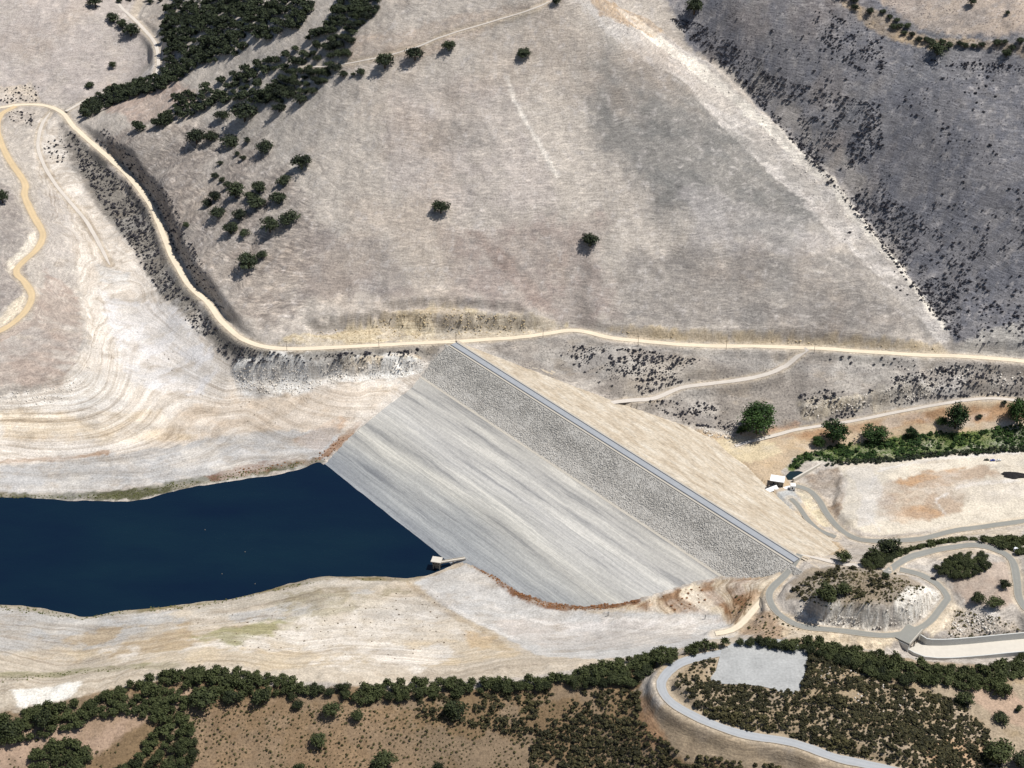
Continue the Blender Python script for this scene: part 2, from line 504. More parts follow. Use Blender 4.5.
# ---------------------------------------------------------------- terrain survey: (px, py, height)
SURVEY = [
 # far shore, lake, near shore
 (-150, 498, 0), (0, 497, 0), (60, 500, 0), (140, 500, 0), (200, 485, 0), (250, 478, 0), (300, 470, 0), (322, 462, 0),
 (-150, 600, 0), (0, 605, 0), (40, 608, 0), (80, 616, 0), (130, 610, 0), (200, 602, 0), (260, 592, 0), (320, 577, 0), (380, 576, 0), (410, 579, 0), (432, 574, 0), (446, 567.5, 0), (456, 564.5, 0), (445, 560, -5),
 (0, 550, -12), (150, 550, -13), (280, 530, -12), (370, 535, -10), (-150, 550, -12), (320, 500, -8),
 # far beach and side canyon
 (-150, 330, 58), (-150, 420, 24), (0, 440, 14), (0, 470, 6), (100, 475, 5), (100, 440, 14), (100, 400, 24), (0, 385, 36), (60, 350, 42), (20, 345, 48), (85, 370, 33),
 (200, 440, 8), (220, 460, 4), (160, 340, 23), (200, 390, 15), (130, 290, 30), (95, 240, 38), (60, 190, 45), (40, 150, 51), (300, 440, 7), (250, 400, 15), (300, 405, 19), (350, 415, 18), (380, 388, 29), (300, 380, 30), (240, 375, 30), (210, 345, 36),
 (75, 300, 40), (60, 240, 50), (-150, 200, 80), (0, 250, 66), (10, 300, 60), (20, 200, 60), (0, 180, 66), (12, 120, 60), (-60, 100, 72),
 # slope under the far road
 (300, 366, 42), (400, 356, 46), (185, 320, 40), (160, 280, 40), (130, 235, 44), (100, 180, 48), (350, 362, 44),
 # far road
 (0, 108, 60), (45, 106, 59), (75, 128, 58), (100, 152, 57), (130, 178, 56), (150, 205, 55), (163, 235, 54), (175, 262, 53), (208, 303, 52), (245, 340, 51), (275, 348, 50.5), (330, 348, 50), (400, 343, 50), (450, 341, 50),
 (520, 338, 50), (575, 330, 51), (640, 342, 50.5), (700, 346, 50), (760, 347, 50), (820, 350, 50), (900, 355, 50), (960, 357, 50), (1024, 363, 50), (1180, 370, 50),
 # bluff top above the road
 (105, 130, 76), (135, 155, 78), (165, 185, 79), (188, 222, 78), (208, 262, 74), (238, 312, 64), (120, 110, 84),
 # hill
 (300, 318, 60), (400, 308, 66), (460, 308, 67), (600, 310, 66), (700, 325, 62), (800, 330, 62), (900, 338, 60),
 (300, 260, 92), (400, 260, 98), (500, 260, 98), (590, 265, 92), (700, 260, 98), (800, 270, 94), (870, 285, 84),
 (260, 200, 112), (330, 200, 125), (400, 200, 132), (500, 200, 136), (590, 205, 130), (700, 200, 132), (800, 200, 120), (220, 150, 108),
 (300, 130, 150), (400, 120, 180), (500, 120, 186), (600, 120, 180), (700, 120, 168),
 (350, 60, 208), (430, 50, 226), (480, 22, 250), (560, 0, 272), (600, 40, 236), (540, 60, 226), (660, 60, 210),
 # gully between the two hills
 (955, 340, 60), (930, 310, 68), (900, 272, 82), (860, 225, 102), (800, 158, 136), (740, 90, 174), (690, 45, 204), (640, 5, 240), (600, -60, 280),
 # hill on the right
 (1000, 340, 66), (1020, 300, 92), (960, 260, 100), (1020, 230, 136), (920, 190, 140), (1020, 150, 182), (870, 120, 180), (960, 110, 206), (1020, 80, 226), (800, 50, 218), (900, 40, 238), (740, 10, 244), (860, 0, 262), (960, 30, 254), (1020, 40, 258), (1000, 0, 274), (1180, 200, 190), (1180, 50, 275),
 (560, -120, 300), (300, -120, 265), (100, -120, 165), (860, -120, 300), (1150, -120, 320), (-150, -120, 200),
 # wood and upper left valley
 (260, 80, 160), (200, 95, 126), (150, 100, 97), (205, 45, 146), (165, 40, 116), (300, 10, 216), (230, 5, 168), (360, 10, 236), (150, 62, 84), (118, 88, 68), (135, 0, 112), (120, 30, 98),
 (60, 75, 72), (0, 60, 82), (60, 40, 98), (0, 0, 128), (80, 5, 120), (-150, 30, 130),
 # downstream hillside under the road
 (560, 350, 44), (620, 365, 42), (640, 390, 30), (700, 365, 43), (700, 395, 24), (760, 378, 33), (830, 370, 40), (800, 405, 18), (860, 400, 22), (930, 385, 34), (1020, 385, 36), (900, 372, 41), (720, 425, 9), (690, 410, 17), (1150, 390, 36),
 # valley floor
 (757, 434, 6), (740, 450, 4), (745, 470, 4), (770, 484, 4), (800, 430, 7), (850, 422, 11), (900, 412, 17), (950, 402, 24), (990, 398, 27), (1024, 402, 25), (1150, 410, 24), (800, 460, 3), (850, 450, 3), (900, 445, 5), (960, 440, 7), (1024, 438, 9), (1150, 440, 9),
 (795, 475, 0.5), (812, 492, 2), (825, 505, 2.5), (838, 525, 5), (880, 540, 9), (950, 532, 8), (1024, 523, 7), (1150, 515, 6),
 (850, 470, 7), (862, 500, 9), (900, 465, 9), (920, 500, 10), (1000, 470, 11), (1000, 500, 10), (1150, 470, 10), (838, 480, 5), (850, 520, 9), (800, 505, 4), (830, 535, 8), (850, 551, 16),
 # right abutment, knoll and access roads
 (785, 577, 50), (772, 592, 50), (785, 617, 50.5), (850, 634, 51), (890, 636, 51), (920, 630, 51.5), (946, 602, 52), (932, 578, 52), (895, 567, 52), (945, 550, 51), (985, 548, 52), (1015, 560, 53), (1024, 600, 54), (1150, 610, 54),
 (830, 566, 52), (860, 565, 53), (830, 590, 67), (860, 580, 71), (885, 590, 70), (905, 585, 66), (835, 608, 62), (880, 618, 63), (915, 605, 63),
 (900, 553, 36), (960, 541, 34), (1024, 541, 36), (850, 560, 40), (960, 570, 56), (990, 580, 58), (975, 605, 55), (1000, 620, 50), (950, 630, 49),
 # spillway chute
 (925, 652, 40), (980, 648, 36), (1024, 645, 33), (1150, 640, 26),
 # near beach
 (500, 595, 4), (450, 585, 3), (540, 618, 9), (600, 625, 13), (660, 615, 20), (715, 612, 27), (735, 632, 33), (755, 612, 44), (700, 600, 27), (600, 645, 24), (660, 640, 32), (500, 640, 17), (440, 610, 7), (400, 640, 16), (440, 660, 26), (320, 615, 9), (300, 650, 20), (200, 630, 10), (150, 650, 19), (60, 640, 10), (60, 670, 19), (-150, 640, 11), (-150, 700, 26),
 # ridge in front
 (0, 715, 33), (80, 698, 35), (170, 678, 38), (230, 672, 38), (320, 690, 39), (400, 690, 41), (500, 684, 43), (600, 676, 47), (660, 662, 53), (720, 644, 59), (860, 652, 54), (790, 640, 57),
 (725, 655, 62), (800, 650, 62), (795, 690, 62), (710, 680, 62), (760, 665, 62),
 (662, 680, 61), (668, 700, 60), (700, 720, 58), (760, 738, 55), (830, 754, 52), (885, 768, 49),
 (640, 700, 48), (640, 740, 36), (700, 760, 40), (780, 768, 40), (740, 705, 57), (820, 720, 55), (880, 690, 56), (900, 740, 50), (960, 700, 46), (1020, 700, 40), (960, 670, 46), (1000, 665, 42), (1020, 760, 38), (920, 664, 50), (1150, 700, 32),
 (0, 768, 18), (100, 740, 24), (200, 768, 14), (300, 740, 24), (400, 768, 16), (500, 740, 28), (600, 768, 24), (-150, 768, 18), (1150, 768, 34), (0, 880, -6), (300, 880, -8), (600, 880, 0), (900, 880, 22), (1150, 880, 20), (-150, 880, -5),
]
cps = [P(*c) for c in SURVEY]
for e in UP_EDGE_L[1:] + UP_EDGE_R[:-1]:
    cps.append(on_dam(*e))
for e in TOE: cps.append(on_dam(*e))
cps = np.array(cps)
# underneath the dam the ground is far below its surface
under = []
for u in (0.2, 0.4, 0.6, 0.8):
    for t in (-60, 20, 90, 150):
        s = u * DL
        p = A + DS * s + DT * t
        if t == 150 and u > 0.5: continue
        under.append((p[0], p[1], float(zdam(np.array(s), np.array(float(t)))) - 6))
cps = np.vstack([cps, under])
# drop near duplicates
keep = []
for c in cps:
    if all((c[0] - k[0]) ** 2 + (c[1] - k[1]) ** 2 > 16 for k in keep): keep.append(c)
cps = np.array(keep)

CX, CY, SC = 0.0, 1300.0, 500.0
cn = np.column_stack([(cps[:, 0] - CX) / SC, (cps[:, 1] - CY) / SC])
def tps_k(r2): return 0.5 * r2 * np.log(r2 + 1e-12)
n = len(cn)
r2 = ((cn[:, None, :] - cn[None, :, :]) ** 2).sum(2)
L = np.zeros((n + 3, n + 3))
L[:n, :n] = tps_k(r2) + np.eye(n) * 2e-4
L[:n, n] = 1; L[:n, n + 1:] = cn
L[n:, :n] = L[:n, n:].T
tps_w = np.linalg.solve(L, np.concatenate([cps[:, 2], np.zeros(3)]))
def tps(x, y):
    shp = x.shape
    x = ((x.ravel() - CX) / SC).astype(np.float32); y = ((y.ravel() - CY) / SC).astype(np.float32)
    out = (tps_w[n] + tps_w[n + 1] * x + tps_w[n + 2] * y).astype(np.float64)
    for i in range(n):
        q = (x - np.float32(cn[i, 0])) ** 2 + (y - np.float32(cn[i, 1])) ** 2
        out += tps_w[i] * (0.5 * q * np.log(q + np.float32(1e-9)))
    return out.reshape(shp)

# grid: fine in the view, stretching out to the horizon
STEP = 1.7
X0, X1, Y0, Y1 = -700.0, 700.0, 800.0, 2080.0
def axis(a, b, far_lo, far_hi):
    core = np.arange(a, b + 0.1, STEP)
    lo = []; d = STEP * 2; v = a
    while v > far_lo: v -= d; d *= 1.22; lo.append(v)
    hi = []; d = STEP * 2; v = core[-1]
    while v < far_hi: v += d; d *= 1.22; hi.append(v)
    return np.concatenate([lo[::-1], core, hi]), len(lo), len(core)
gx, nlx, ncx = axis(X0, X1, -12000, 12000)
gy, nly, ncy = axis(Y0, Y1, -6000, 16000)
GXc, GYc = np.meshgrid(gx[nlx:nlx + ncx], gy[nly:nly + ncy])
# the smooth survey is evaluated on a coarser lattice and interpolated (cubic)
CS = 3
cxs = np.arange(gx[nlx] - CS * STEP * 2, gx[nlx + ncx - 1] + CS * STEP * 3, STEP * CS)
cys = np.arange(gy[nly] - CS * STEP * 2, gy[nly + ncy - 1] + CS * STEP * 3, STEP * CS)
CGX, CGY = np.meshgrid(cxs, cys)
CZ = tps(CGX, CGY)
def cubic1(arr, pos, axis_):
    i = np.floor(pos).astype(int); f = pos - i
    w = [(-f + 2 * f ** 2 - f ** 3) / 2, (2 - 5 * f ** 2 + 3 * f ** 3) / 2, (f + 4 * f ** 2 - 3 * f ** 3) / 2, (-f ** 2 + f ** 3) / 2]
    out = 0
    for k in range(4):
        a = np.take(arr, i + k - 1, axis=axis_)
        out = out + a * (w[k][None, :] if axis_ == 1 else w[k][:, None])
    return out
ZC = cubic1(cubic1(CZ, (gx[nlx:nlx + ncx] - cxs[0]) / (STEP * CS), 1), (gy[nly:nly + ncy] - cys[0]) / (STEP * CS), 0)

GS = {}
class Sampler:
    def __init__(s, Z): s.Z = Z
    def __call__(s, x, y):
        x = np.asarray(x, float); y = np.asarray(y, float)
        fx = np.clip((x - gx[nlx]) / STEP, 0, ncx - 1.001); fy = np.clip((y - gy[nly]) / STEP, 0, ncy - 1.001)
        i = fx.astype(int); j = fy.astype(int); u = fx - i; v = fy - j
        Z = s.Z
        return Z[j, i] * (1 - u) * (1 - v) + Z[j, i + 1] * u * (1 - v) + Z[j + 1, i] * (1 - u) * v + Z[j + 1, i + 1] * u * v
def cast(pts, G):
    """first meeting of the sight lines with the ground"""
    pts = np.asarray(pts, float)
    x = (pts[:, 0] - 512) / FPX; y = (384 - pts[:, 1]) / FPX
    d = np.column_stack([x, math.cos(PITCH) + y * math.sin(PITCH), -math.sin(PITCH) + y * math.cos(PITCH)])
    k = (330.0 - CAM[2]) / d[:, 2]
    done = np.zeros(len(pts), bool); prev = k.copy(); res = k.copy()
    for it in range(420):
        q = CAM + d * k[:, None]
        hit = (q[:, 2] <= G(q[:, 0], q[:, 1])) & ~done
        if hit.any():
            lo = prev[hit]; hi = k[hit]; dd = d[hit]
            for b in range(14):
                m = 0.5 * (lo + hi); qq = CAM + dd * m[:, None]
                below = qq[:, 2] <= G(qq[:, 0], qq[:, 1])
                hi = np.where(below, m, hi); lo = np.where(below, lo, m)
            res[hit] = hi; done |= hit
        if done.all(): break
        prev = k.copy(); k = k + 4.0
    res = np.where(done, res, k)
    q = CAM + d * res[:, None]
    return q

G0 = Sampler(ZC)
def W(pix, G=None):
    return cast(pix, G or G0)

# ---- relief that the survey does not hold
S_, T_ = st(GXc, GYc)
ZD = zdam(S_, T_)
dam_poly_px = UP_EDGE_L + [(300, 480), (420, 575)] + UP_EDGE_R
damP = [on_dam(*e)[:2] for e in UP_EDGE_L] + [tuple(A + DS * 30 + DT * (TW(30) + 30)), tuple(A + DS * (w2[0] - 8) + DT * (TW(w2[0]) + 22))] + [on_dam(*e)[:2] for e in UP_EDGE_R]
toeW = [on_dam(*e)[:2] for e in TOE]
low_toe = [P(745, 462, 5)[:2], P(772, 488, 4.5)[:2], P(800, 515, 6)[:2], P(840, 548, 14)[:2], P(815, 560, 42)[:2]]
damDown = [tuple(A)] + [tuple(q) for q in toeW] + [tuple(q) for q in low_toe] + [tuple(B)]
sdU = poly_sd(damP, GXc, GYc); sdD = poly_sd(damDown, GXc, GYc)
sdDam = np.minimum(sdU, sdD)

def Wp(pix): return W(pix)[:, :2]
ROUGH = np.ones_like(ZC)
def soften(poly, val, soft):
    sd = poly_sd(Wp(poly), GXc, GYc)
    k = 1 - sstep(-soft, soft, sd)
    ROUGH[:] = ROUGH * (1 - k) + val * k
soften([(-100, 400), (60, 400), (110, 330), (120, 270), (180, 330), (240, 400), (440, 395), (330, 465), (250, 480), (-100, 505)], 0.13, 20)
soften([(-100, 600), (130, 605), (330, 575), (440, 560), (560, 605), (740, 612), (735, 640), (640, 655), (300, 672), (170, 660), (-100, 690)], 0.3, 12)
soften([(690, 440), (780, 430), (1100, 400), (1100, 530), (860, 548), (760, 480)], 0.15, 12)
ROUGH *= sstep(0.0, 12.0, sdDam) * 0.9 + 0.1
f1 = fbm(GXc, GYc, 85, 4, 1); f2 = fbm(GXc, GYc, 22, 4, 2)
ridge = 1 - np.abs(fbm(GXc + 12 * f1, GYc * 0.55, 46, 4, 3)) * 2
Z = ZC + ROUGH * (f1 * 4.2 + f2 * 1.5 + np.minimum(ridge - 0.6, 0.35) * 1.2)
slope_rough = sstep(20, 40, ZC) * ROUGH
Z = Z + slope_rough * (0.7 * fbm(GXc, GYc, 8, 3, 8, 0.6) - 0.9 * np.maximum(0, 0.25 - np.abs(fbm(GXc + 6 * f2, GYc * 0.35, 17, 3, 14))) * 2.0)
# keep the shore where it was surveyed
nearw = np.exp(-(ZC / 3.0) ** 2)
Z = Z * (1 - nearw) + (ZC + f2 * 0.55 + 0.5 * fbm(GXc, GYc, 38, 3, 9)) * nearw

# rock faces: local steepening along lines (wx, dz) -> ledges that step down towards the camera
def ledge(pix, height, width, seed):
    ln = smooth_line(np.column_stack([W(pix)]), 6)
    x, y = ln[:, 0], ln[:, 1]
    bb = (GXc > x.min() - 60) & (GXc < x.max() + 60) & (GYc > y.min() - 60) & (GYc < y.max() + 60)
    gxx, gyy = GXc[bb], GYc[bb]
    best = np.full(gxx.shape, 1e9); side = np.zeros_like(best); frac = np.zeros_like(best)
    for i in range(len(ln) - 1):
        ax, ay, bx, by = x[i], y[i], x[i + 1], y[i + 1]
        ex, ey = bx - ax, by - ay; l2 = ex * ex + ey * ey + 1e-9
        t = np.clip(((gxx - ax) * ex + (gyy - ay) * ey) / l2, 0, 1)
        dx, dy = gxx - ax - ex * t, gyy - ay - ey * t
        d = np.hypot(dx, dy); m = d < best
        best[m] = d[m]; side[m] = np.sign(ex * dy - ey * dx)[m]; frac[m] = ((i + t) / (len(ln) - 1))[m]
    best = best + 2.2 * fbm(gxx, gyy, 9, 3, seed)
    sd = best * side
    fade = sstep(0, 0.08, frac) * (1 - sstep(0.92, 1, frac))
    prof = (sstep(-width * .5, width * .5, sd) - 0.5) * np.exp(-(sd / 22.0) ** 2)
    Z[bb] = Z[bb] + fade * height * prof
ledge([(228, 376), (260, 372), (300, 370), (340, 368), (390, 366), (428, 364)], 15, 5, 31)
ledge([(795, 410), (815, 412), (850, 404), (890, 396), (930, 388)], 9, 5, 32)
ledge([(650, 425), (690, 432), (720, 436)], 6, 5, 33)
ledge([(300, 325), (350, 322), (400, 318), (450, 322), (520, 322), (550, 322)], 15, 5, 34)
ledge([(380, 312), (430, 307), (480, 310), (530, 316)], 8, 4, 40)
ledge([(610, 333), (700, 337), (800, 341), (930, 349)], 6, 4, 41)
ledge([(600, 0), (650, 22), (690, 55), (740, 92), (790, 140), (850, 200), (900, 265), (940, 320)], -7, 9, 35)
ledge([(806, 600), (830, 617), (870, 626), (905, 618), (930, 600), (928, 588)], 15, 6, 36)
ledge([(836, 476), (838, 490), (834, 505), (838, 520), (850, 530)], 4, 6, 37)
ledge([(98, 138), (120, 158), (148, 184), (168, 212), (182, 248), (205, 292), (236, 328)], 12, 6, 39)
ledge([(-20, 393), (40, 386), (75, 372), (88, 350), (92, 320)], 5, 6, 38)
# the dam footprint
inside = sdDam < 0
Z = np.where(inside, np.minimum(Z, ZD - 0.9 - 0.05 * np.clip(-sdDam, 0, 60)), Z)
edge = (sdU >= 0) & (sdU < 16) & (T_ > -8) & (S_ > -40) & (S_ < DL + 25)
edgeD = (sdD >= 0) & (sdD < 34) & (T_ < -4) & (S_ > 4) & (S_ < 235)
Z = np.where(edgeD & ~inside, np.maximum(Z, ZD + 0.3 + 0.25 * f2), Z)
Z = np.where(edge & ~inside, np.maximum(Z, ZD + 0.35 + 0.5 * f2 * sstep(0, 6, sdU)), Z)
ends = (np.abs(T_) < 22) & ((S_ < -1) | (S_ > DL + 1)) & (S_ > -25) & (S_ < DL + 25)

# ---------------------------------------------------------------- roads: centre lines, benches cut into the ground
ROADS = [
 ('dirt_road', 6.4, 'dirt', 'long pale dirt road contouring round the hill past the dam', [(-60, 112), (0, 108), (20, 105), (45, 106), (62, 112), (75, 128), (100, 152), (130, 178), (150, 205), (163, 235), (175, 262), (190, 285), (208, 303), (222, 322), (245, 340), (275, 348), (330, 348), (400, 343), (450, 340), (520, 338), (545, 333), (575, 330), (610, 336), (640, 342), (700, 346), (760, 347), (820, 350), (900, 355), (960, 357), (1024, 363), (1090, 368)]),
 ('dirt_road', 8.0, 'ochre', 'orange dirt road winding down the left edge of the photo', [(16, 107), (2, 113), (-3, 124), (-1, 136), (4, 150), (13, 166), (25, 184), (25, 196), (33, 215), (43, 235), (36, 250), (16, 268), (26, 284), (32, 298), (22, 315), (0, 330), (-40, 345)]),
 ('footpath', 4.5, 'pale_track', 'narrow pale path dropping into the dry side canyon', [(50, 112), (42, 125), (38, 145), (44, 165), (56, 185), (68, 200), (86, 222), (100, 245), (110, 266)]),
 ('dirt_track', 5.0, 'pale_track', 'pale track climbing beside the oak wood into the upper left valley', [(66, 112), (90, 100), (120, 90), (150, 76), (158, 62), (155, 45), (140, 25), (122, 8), (108, -10)]),
 ('hill_trail', 3.6, 'pale_track', 'thin trail along the ridge at the top of the hill', [(300, 70), (350, 62), (410, 50), (445, 34), (500, 20), (535, 8), (556, -6)]),
 ('dirt_track', 6.0, 'pale_track', 'grey track slanting from the dam toe up to the far road', [(600, 404), (625, 402), (655, 399), (680, 388), (705, 383), (740, 381), (768, 376), (786, 366), (796, 358), (807, 351.5)]),
 ('dirt_track', 4.5, 'pale_track', 'pale track along the green streambed behind the big tree', [(735, 446), (765, 438), (800, 430), (850, 422), (900, 412), (950, 402), (990, 397), (1024, 402), (1080, 408)]),
 ('paved_road', 6.2, 'asphalt', 'grey paved road leaving the outlet works towards the right edge', [(796, 486), (808, 490), (818, 500), (826, 514), (836, 527), (855, 537), (880, 541), (920, 537), (960, 531), (1024, 522), (1090, 512)]),
 ('paved_road', 5.0, 'asphalt', 'short grey road looping along the dam toe to the outlet pond', [(791, 499), (796, 504), (801, 511), (809, 522), (820, 531), (836, 536)]),
 ('paved_road', 6.2, 'asphalt', 'grey paved road curling round the white-cut knoll at the dam end', [(799, 563), (788, 572), (776, 583), (769, 594), (771, 604), (783, 616), (805, 626), (845, 633), (885, 636), (912, 632), (930, 620), (944, 606), (947, 596), (938, 584), (922, 575), (900, 569)]),
 ('paved_road', 6.8, 'asphalt', 'grey paved road bending past the dark bushes near the right edge', [(886, 569), (905, 563), (925, 555), (948, 549), (975, 547), (998, 551), (1012, 560), (1018, 575), (1020, 595), (1030, 615), (1060, 630)]),
 ('service_track', 4.5, 'pale_track', 'pale strip behind the knoll joining the dam crest to the road', [(799, 563), (820, 563), (845, 564), (870, 566), (892, 569)]),
 ('dirt_track', 5.5, 'dirt', 'pale dirt ramp from the dam end down to the white flat', [(772, 587), (762, 598), (752, 611), (743, 625), (732, 634), (715, 636)]),
 ('paved_road', 8.0, 'asphalt_light', 'light grey hairpin road sweeping from the gravel pad to the bottom edge', [(730, 650.5), (716, 652), (700, 656), (680, 664), (664, 676), (661, 688), (672, 702), (700, 719), (740, 733), (790, 746), (840, 757), (885, 768), (930, 780)]),
]
def segdist(ln, x, y):
    best = np.full(x.shape, 1e9); zz = np.zeros(x.shape)
    for i in range(len(ln) - 1):
        a, b = ln[i], ln[i + 1]
        ex, ey = b[0] - a[0], b[1] - a[1]; l2 = ex * ex + ey * ey + 1e-9
        t = np.clip(((x - a[0]) * ex + (y - a[1]) * ey) / l2, 0, 1)
        d = np.hypot(x - a[0] - ex * t, y - a[1] - ey * t)
        m = d < best
        best[m] = d[m]; zz[m] = (a[2] + (b[2] - a[2]) * t)[m]
    return best, zz
def flatten(ln, half, blend):
    """grade the ground to the line's height, chunk by chunk"""
    best = np.full(Z.shape, 1e9); zz = np.zeros(Z.shape)
    R = half + blend
    for c in range(0, len(ln) - 1, 8):
        seg = ln[c:c + 9]
        i0 = max(0, int((seg[:, 0].min() - R - gx[nlx]) / STEP)); i1 = min(ncx, int((seg[:, 0].max() + R - gx[nlx]) / STEP) + 2)
        j0 = max(0, int((seg[:, 1].min() - R - gy[nly]) / STEP)); j1 = min(ncy, int((seg[:, 1].max() + R - gy[nly]) / STEP) + 2)
        if i1 <= i0 or j1 <= j0: continue
        d, z = segdist(seg, GXc[j0:j1, i0:i1], GYc[j0:j1, i0:i1])
        m = d < best[j0:j1, i0:i1]
        best[j0:j1, i0:i1] = np.where(m, d, best[j0:j1, i0:i1]); zz[j0:j1, i0:i1] = np.where(m, z, zz[j0:j1, i0:i1])
    k = 1 - sstep(half, half + blend, best)
    Z[:] = Z * (1 - k) + zz * k
    return best
road_lines = []
Gp = Sampler(Z.copy())
for name, wid, mat, label, pix in ROADS:
    w = W(pix, Gp)
    ln = smooth_line(w, 5.0)
    z = Gp(ln[:, 0], ln[:, 1])
    kk = 9
    zp = np.concatenate([[z[0]] * kk, z, [z[-1]] * kk])
    z = np.convolve(zp, np.ones(2 * kk + 1) / (2 * kk + 1), 'valid')
    if 'knoll at the dam' in label or 'behind the knoll' in label:
        z[:6] = np.linspace(CREST_Z - 0.3, z[6], 6)
    if 'dam toe up to the far road' in label: z[-5:] = np.linspace(z[-6], 50.2, 5)
    if 'hairpin' in label: z[:8] = np.linspace(61.3, z[8], 8)
    ln[:, 2] = z
    road_lines.append(ln)
ROADD = np.full(Z.shape, 1e9)
for (name, wid, mat, label, pix), ln in zip(ROADS, road_lines):
    if wid < 4:
        d = flatten(ln, wid / 2 + 0.4, 3.0)
    else:
        d = flatten(ln, wid / 2 + 1.6, 7.0)
    ROADD = np.minimum(ROADD, d - wid / 2)
flatten(road_lines[0], 4.6, 2.5); flatten([l for r_, l in zip(ROADS, road_lines) if 'knoll at the dam' in r_[3]][0], 4.8, 2.0)
# pad and level yards
def level(pix, z, blend):
    poly = W(pix, Gp)[:, :2]
    sd = poly_sd(poly, GXc, GYc)
    k = 1 - sstep(0, blend, sd)
    Z[:] = Z * (1 - k) + z * k
    return poly
PADZ = 61.5
pad_poly = level([(722, 648), (745, 643), (780, 643), (802, 647), (808, 655), (797, 691), (760, 686), (712, 681), (716, 668)], PADZ, 7)
level([(690, 444), (735, 437), (780, 440), (780, 452), (752, 462), (728, 462)], 4.5, 8)
PD = np.array([0.78, -0.626])                        # way the spillway portal faces
pc = P(908, 633, 51)[:2] + PD * 6.0
CHUTE = np.array([(pc[0], pc[1], 41.0), (pc[0] + PD[0] * 10, pc[1] + PD[1] * 10, 40.6), P(945, 653, 39), P(975, 651, 37), P(1005, 648, 35), P(1040, 645, 32), P(1100, 641, 28)])
chute_ln = smooth_line(CHUTE, 6)
flatten(chute_ln - np.array([0, 0, 0.5]), 8.6, 2.0)
Z = np.where(inside, np.minimum(Z, ZD - 0.9), Z)
ZF = Z
GF = Sampler(ZF)

# ---------------------------------------------------------------- soil colours, with painted shade on the right hill
soil = np.zeros(Z.shape + (3,), np.float32)
cover = np.zeros(Z.shape + (4,), np.float32)
e1 = fbm(GXc, GYc, 30, 4, 41); e2 = fbm(GXc, GYc, 9, 3, 42); e3 = fbm(GXc, GYc, 120, 4, 43); e4 = fbm(GXc, GYc, 4.5, 2, 44)
soil[:] = lin((183, 174, 163), K)
def paint(pix, rgb, soft=6, warp=6, alpha=1.0, patch=0.0, seed=0, ring=None, track=None, speck=None, streak=None, world_poly=None, k=K):
    poly = world_poly if world_poly is not None else W(pix, GF)[:, :2]
    poly = np.asarray(poly)[:, :2]
    soft = soft * 0.55
    m = soft + warp + 8
    i0 = max(0, int((poly[:, 0].min() - m - gx[nlx]) / STEP)); i1 = min(ncx, int((poly[:, 0].max() + m - gx[nlx]) / STEP) + 2)
    j0 = max(0, int((poly[:, 1].min() - m - gy[nly]) / STEP)); j1 = min(ncy, int((poly[:, 1].max() + m - gy[nly]) / STEP) + 2)
    if i1 <= i0 or j1 <= j0: return
    sl_ = (slice(j0, j1), slice(i0, i1))
    sd = poly_sd(poly, GXc[sl_], GYc[sl_]) + warp * (e1[sl_] + 0.6 * e2[sl_]) + min(4.0, 1.2 + warp * 0.35) * e4[sl_]
    a = (1 - sstep(-soft, soft, sd)) * alpha
    if patch:
        pn = fbm(GXc[sl_] * 0.8, GYc[sl_], 24, 5, 100 + seed, 0.62)
        a = a * np.clip(1 - patch + patch * sstep(-0.14, 0.2, pn) * 1.3, 0, 1)
    if rgb is not None:
        c = np.array(lin(rgb, k), np.float32)
        soil[sl_] = soil[sl_] * (1 - a[..., None]) + c * a[..., None]
    for ch, v in ((0, ring), (1, track), (2, speck), (3, streak)):
        if v is not None: cover[sl_ + (ch,)] = cover[sl_ + (ch,)] * (1 - a) + v * a
cover[..., 1] = 0.44; cover[..., 2] = 0.38
# hill
paint([(90, 150), (240, 320), (300, 330), (330, 240), (250, 130), (140, 120)], (140, 130, 122), 14, 12, 0.75, 0.4, 1, track=1.0, speck=0.5)
paint([(300, 300), (420, 300), (380, 240), (300, 230)], (138, 130, 126), 18, 12, 0.7, 0.4, 2, track=0.35, speck=0.4)
paint([(580, 50), (680, 70), (760, 140), (830, 220), (800, 260), (720, 240), (660, 215), (600, 150)], (118, 117, 114), 44, 14, 0.9, 0.15, 3, track=0.45, speck=0.4)
paint([(620, 250), (900, 250), (955, 345), (620, 325)], (132, 127, 122), 18, 14, 0.8, 0.35, 4, track=0.5, speck=0.5)
paint([(440, 230), (600, 220), (620, 318), (450, 305)], (156, 141, 133), 20, 14, 0.7, 0.4, 5)
paint([(380, 80), (520, 90), (560, 200), (480, 230), (390, 190)], (184, 174, 167), 24, 16, 0.6, 0.5, 6)
paint([(680, 190), (860, 230), (820, 260), (700, 250)], (176, 170, 166), 20, 14, 0.55, 0.5, 7)
paint([(420, 120), (500, 125), (490, 150), (420, 150)], (122, 118, 114), 8, 8, 0.5, 0.7, 8)
paint([(580, 255), (592, 255), (590, 315), (578, 318)], (132, 122, 114), 5, 3, 0.6, 0.3, 9)
paint([(465, 230), (480, 230), (560, 310), (540, 316)], (146, 128, 118), 7, 4, 0.6, 0.3, 10)
paint([(340, 40), (400, 30), (520, 2), (560, 0), (420, 60), (345, 70)], (176, 156, 138), 8, 6, 0.6, 0.4, 11)
paint([(580, 0), (600, 2), (680, 45), (760, 110), (850, 195), (920, 265), (958, 330), (940, 345), (900, 300), (840, 240), (760, 165), (690, 90), (620, 45)], (204, 197, 189), 4, 7, 0.85, 0.6, 12, speck=0.8)
paint([(606, 4), (640, 18), (690, 56), (742, 96), (795, 144), (852, 202), (905, 266), (952, 330), (944, 330), (896, 268), (842, 206), (786, 150), (732, 102), (680, 62), (630, 24)], (232, 224, 210), 1.5, 3, 0.95, 0.35, 112, speck=0.15)
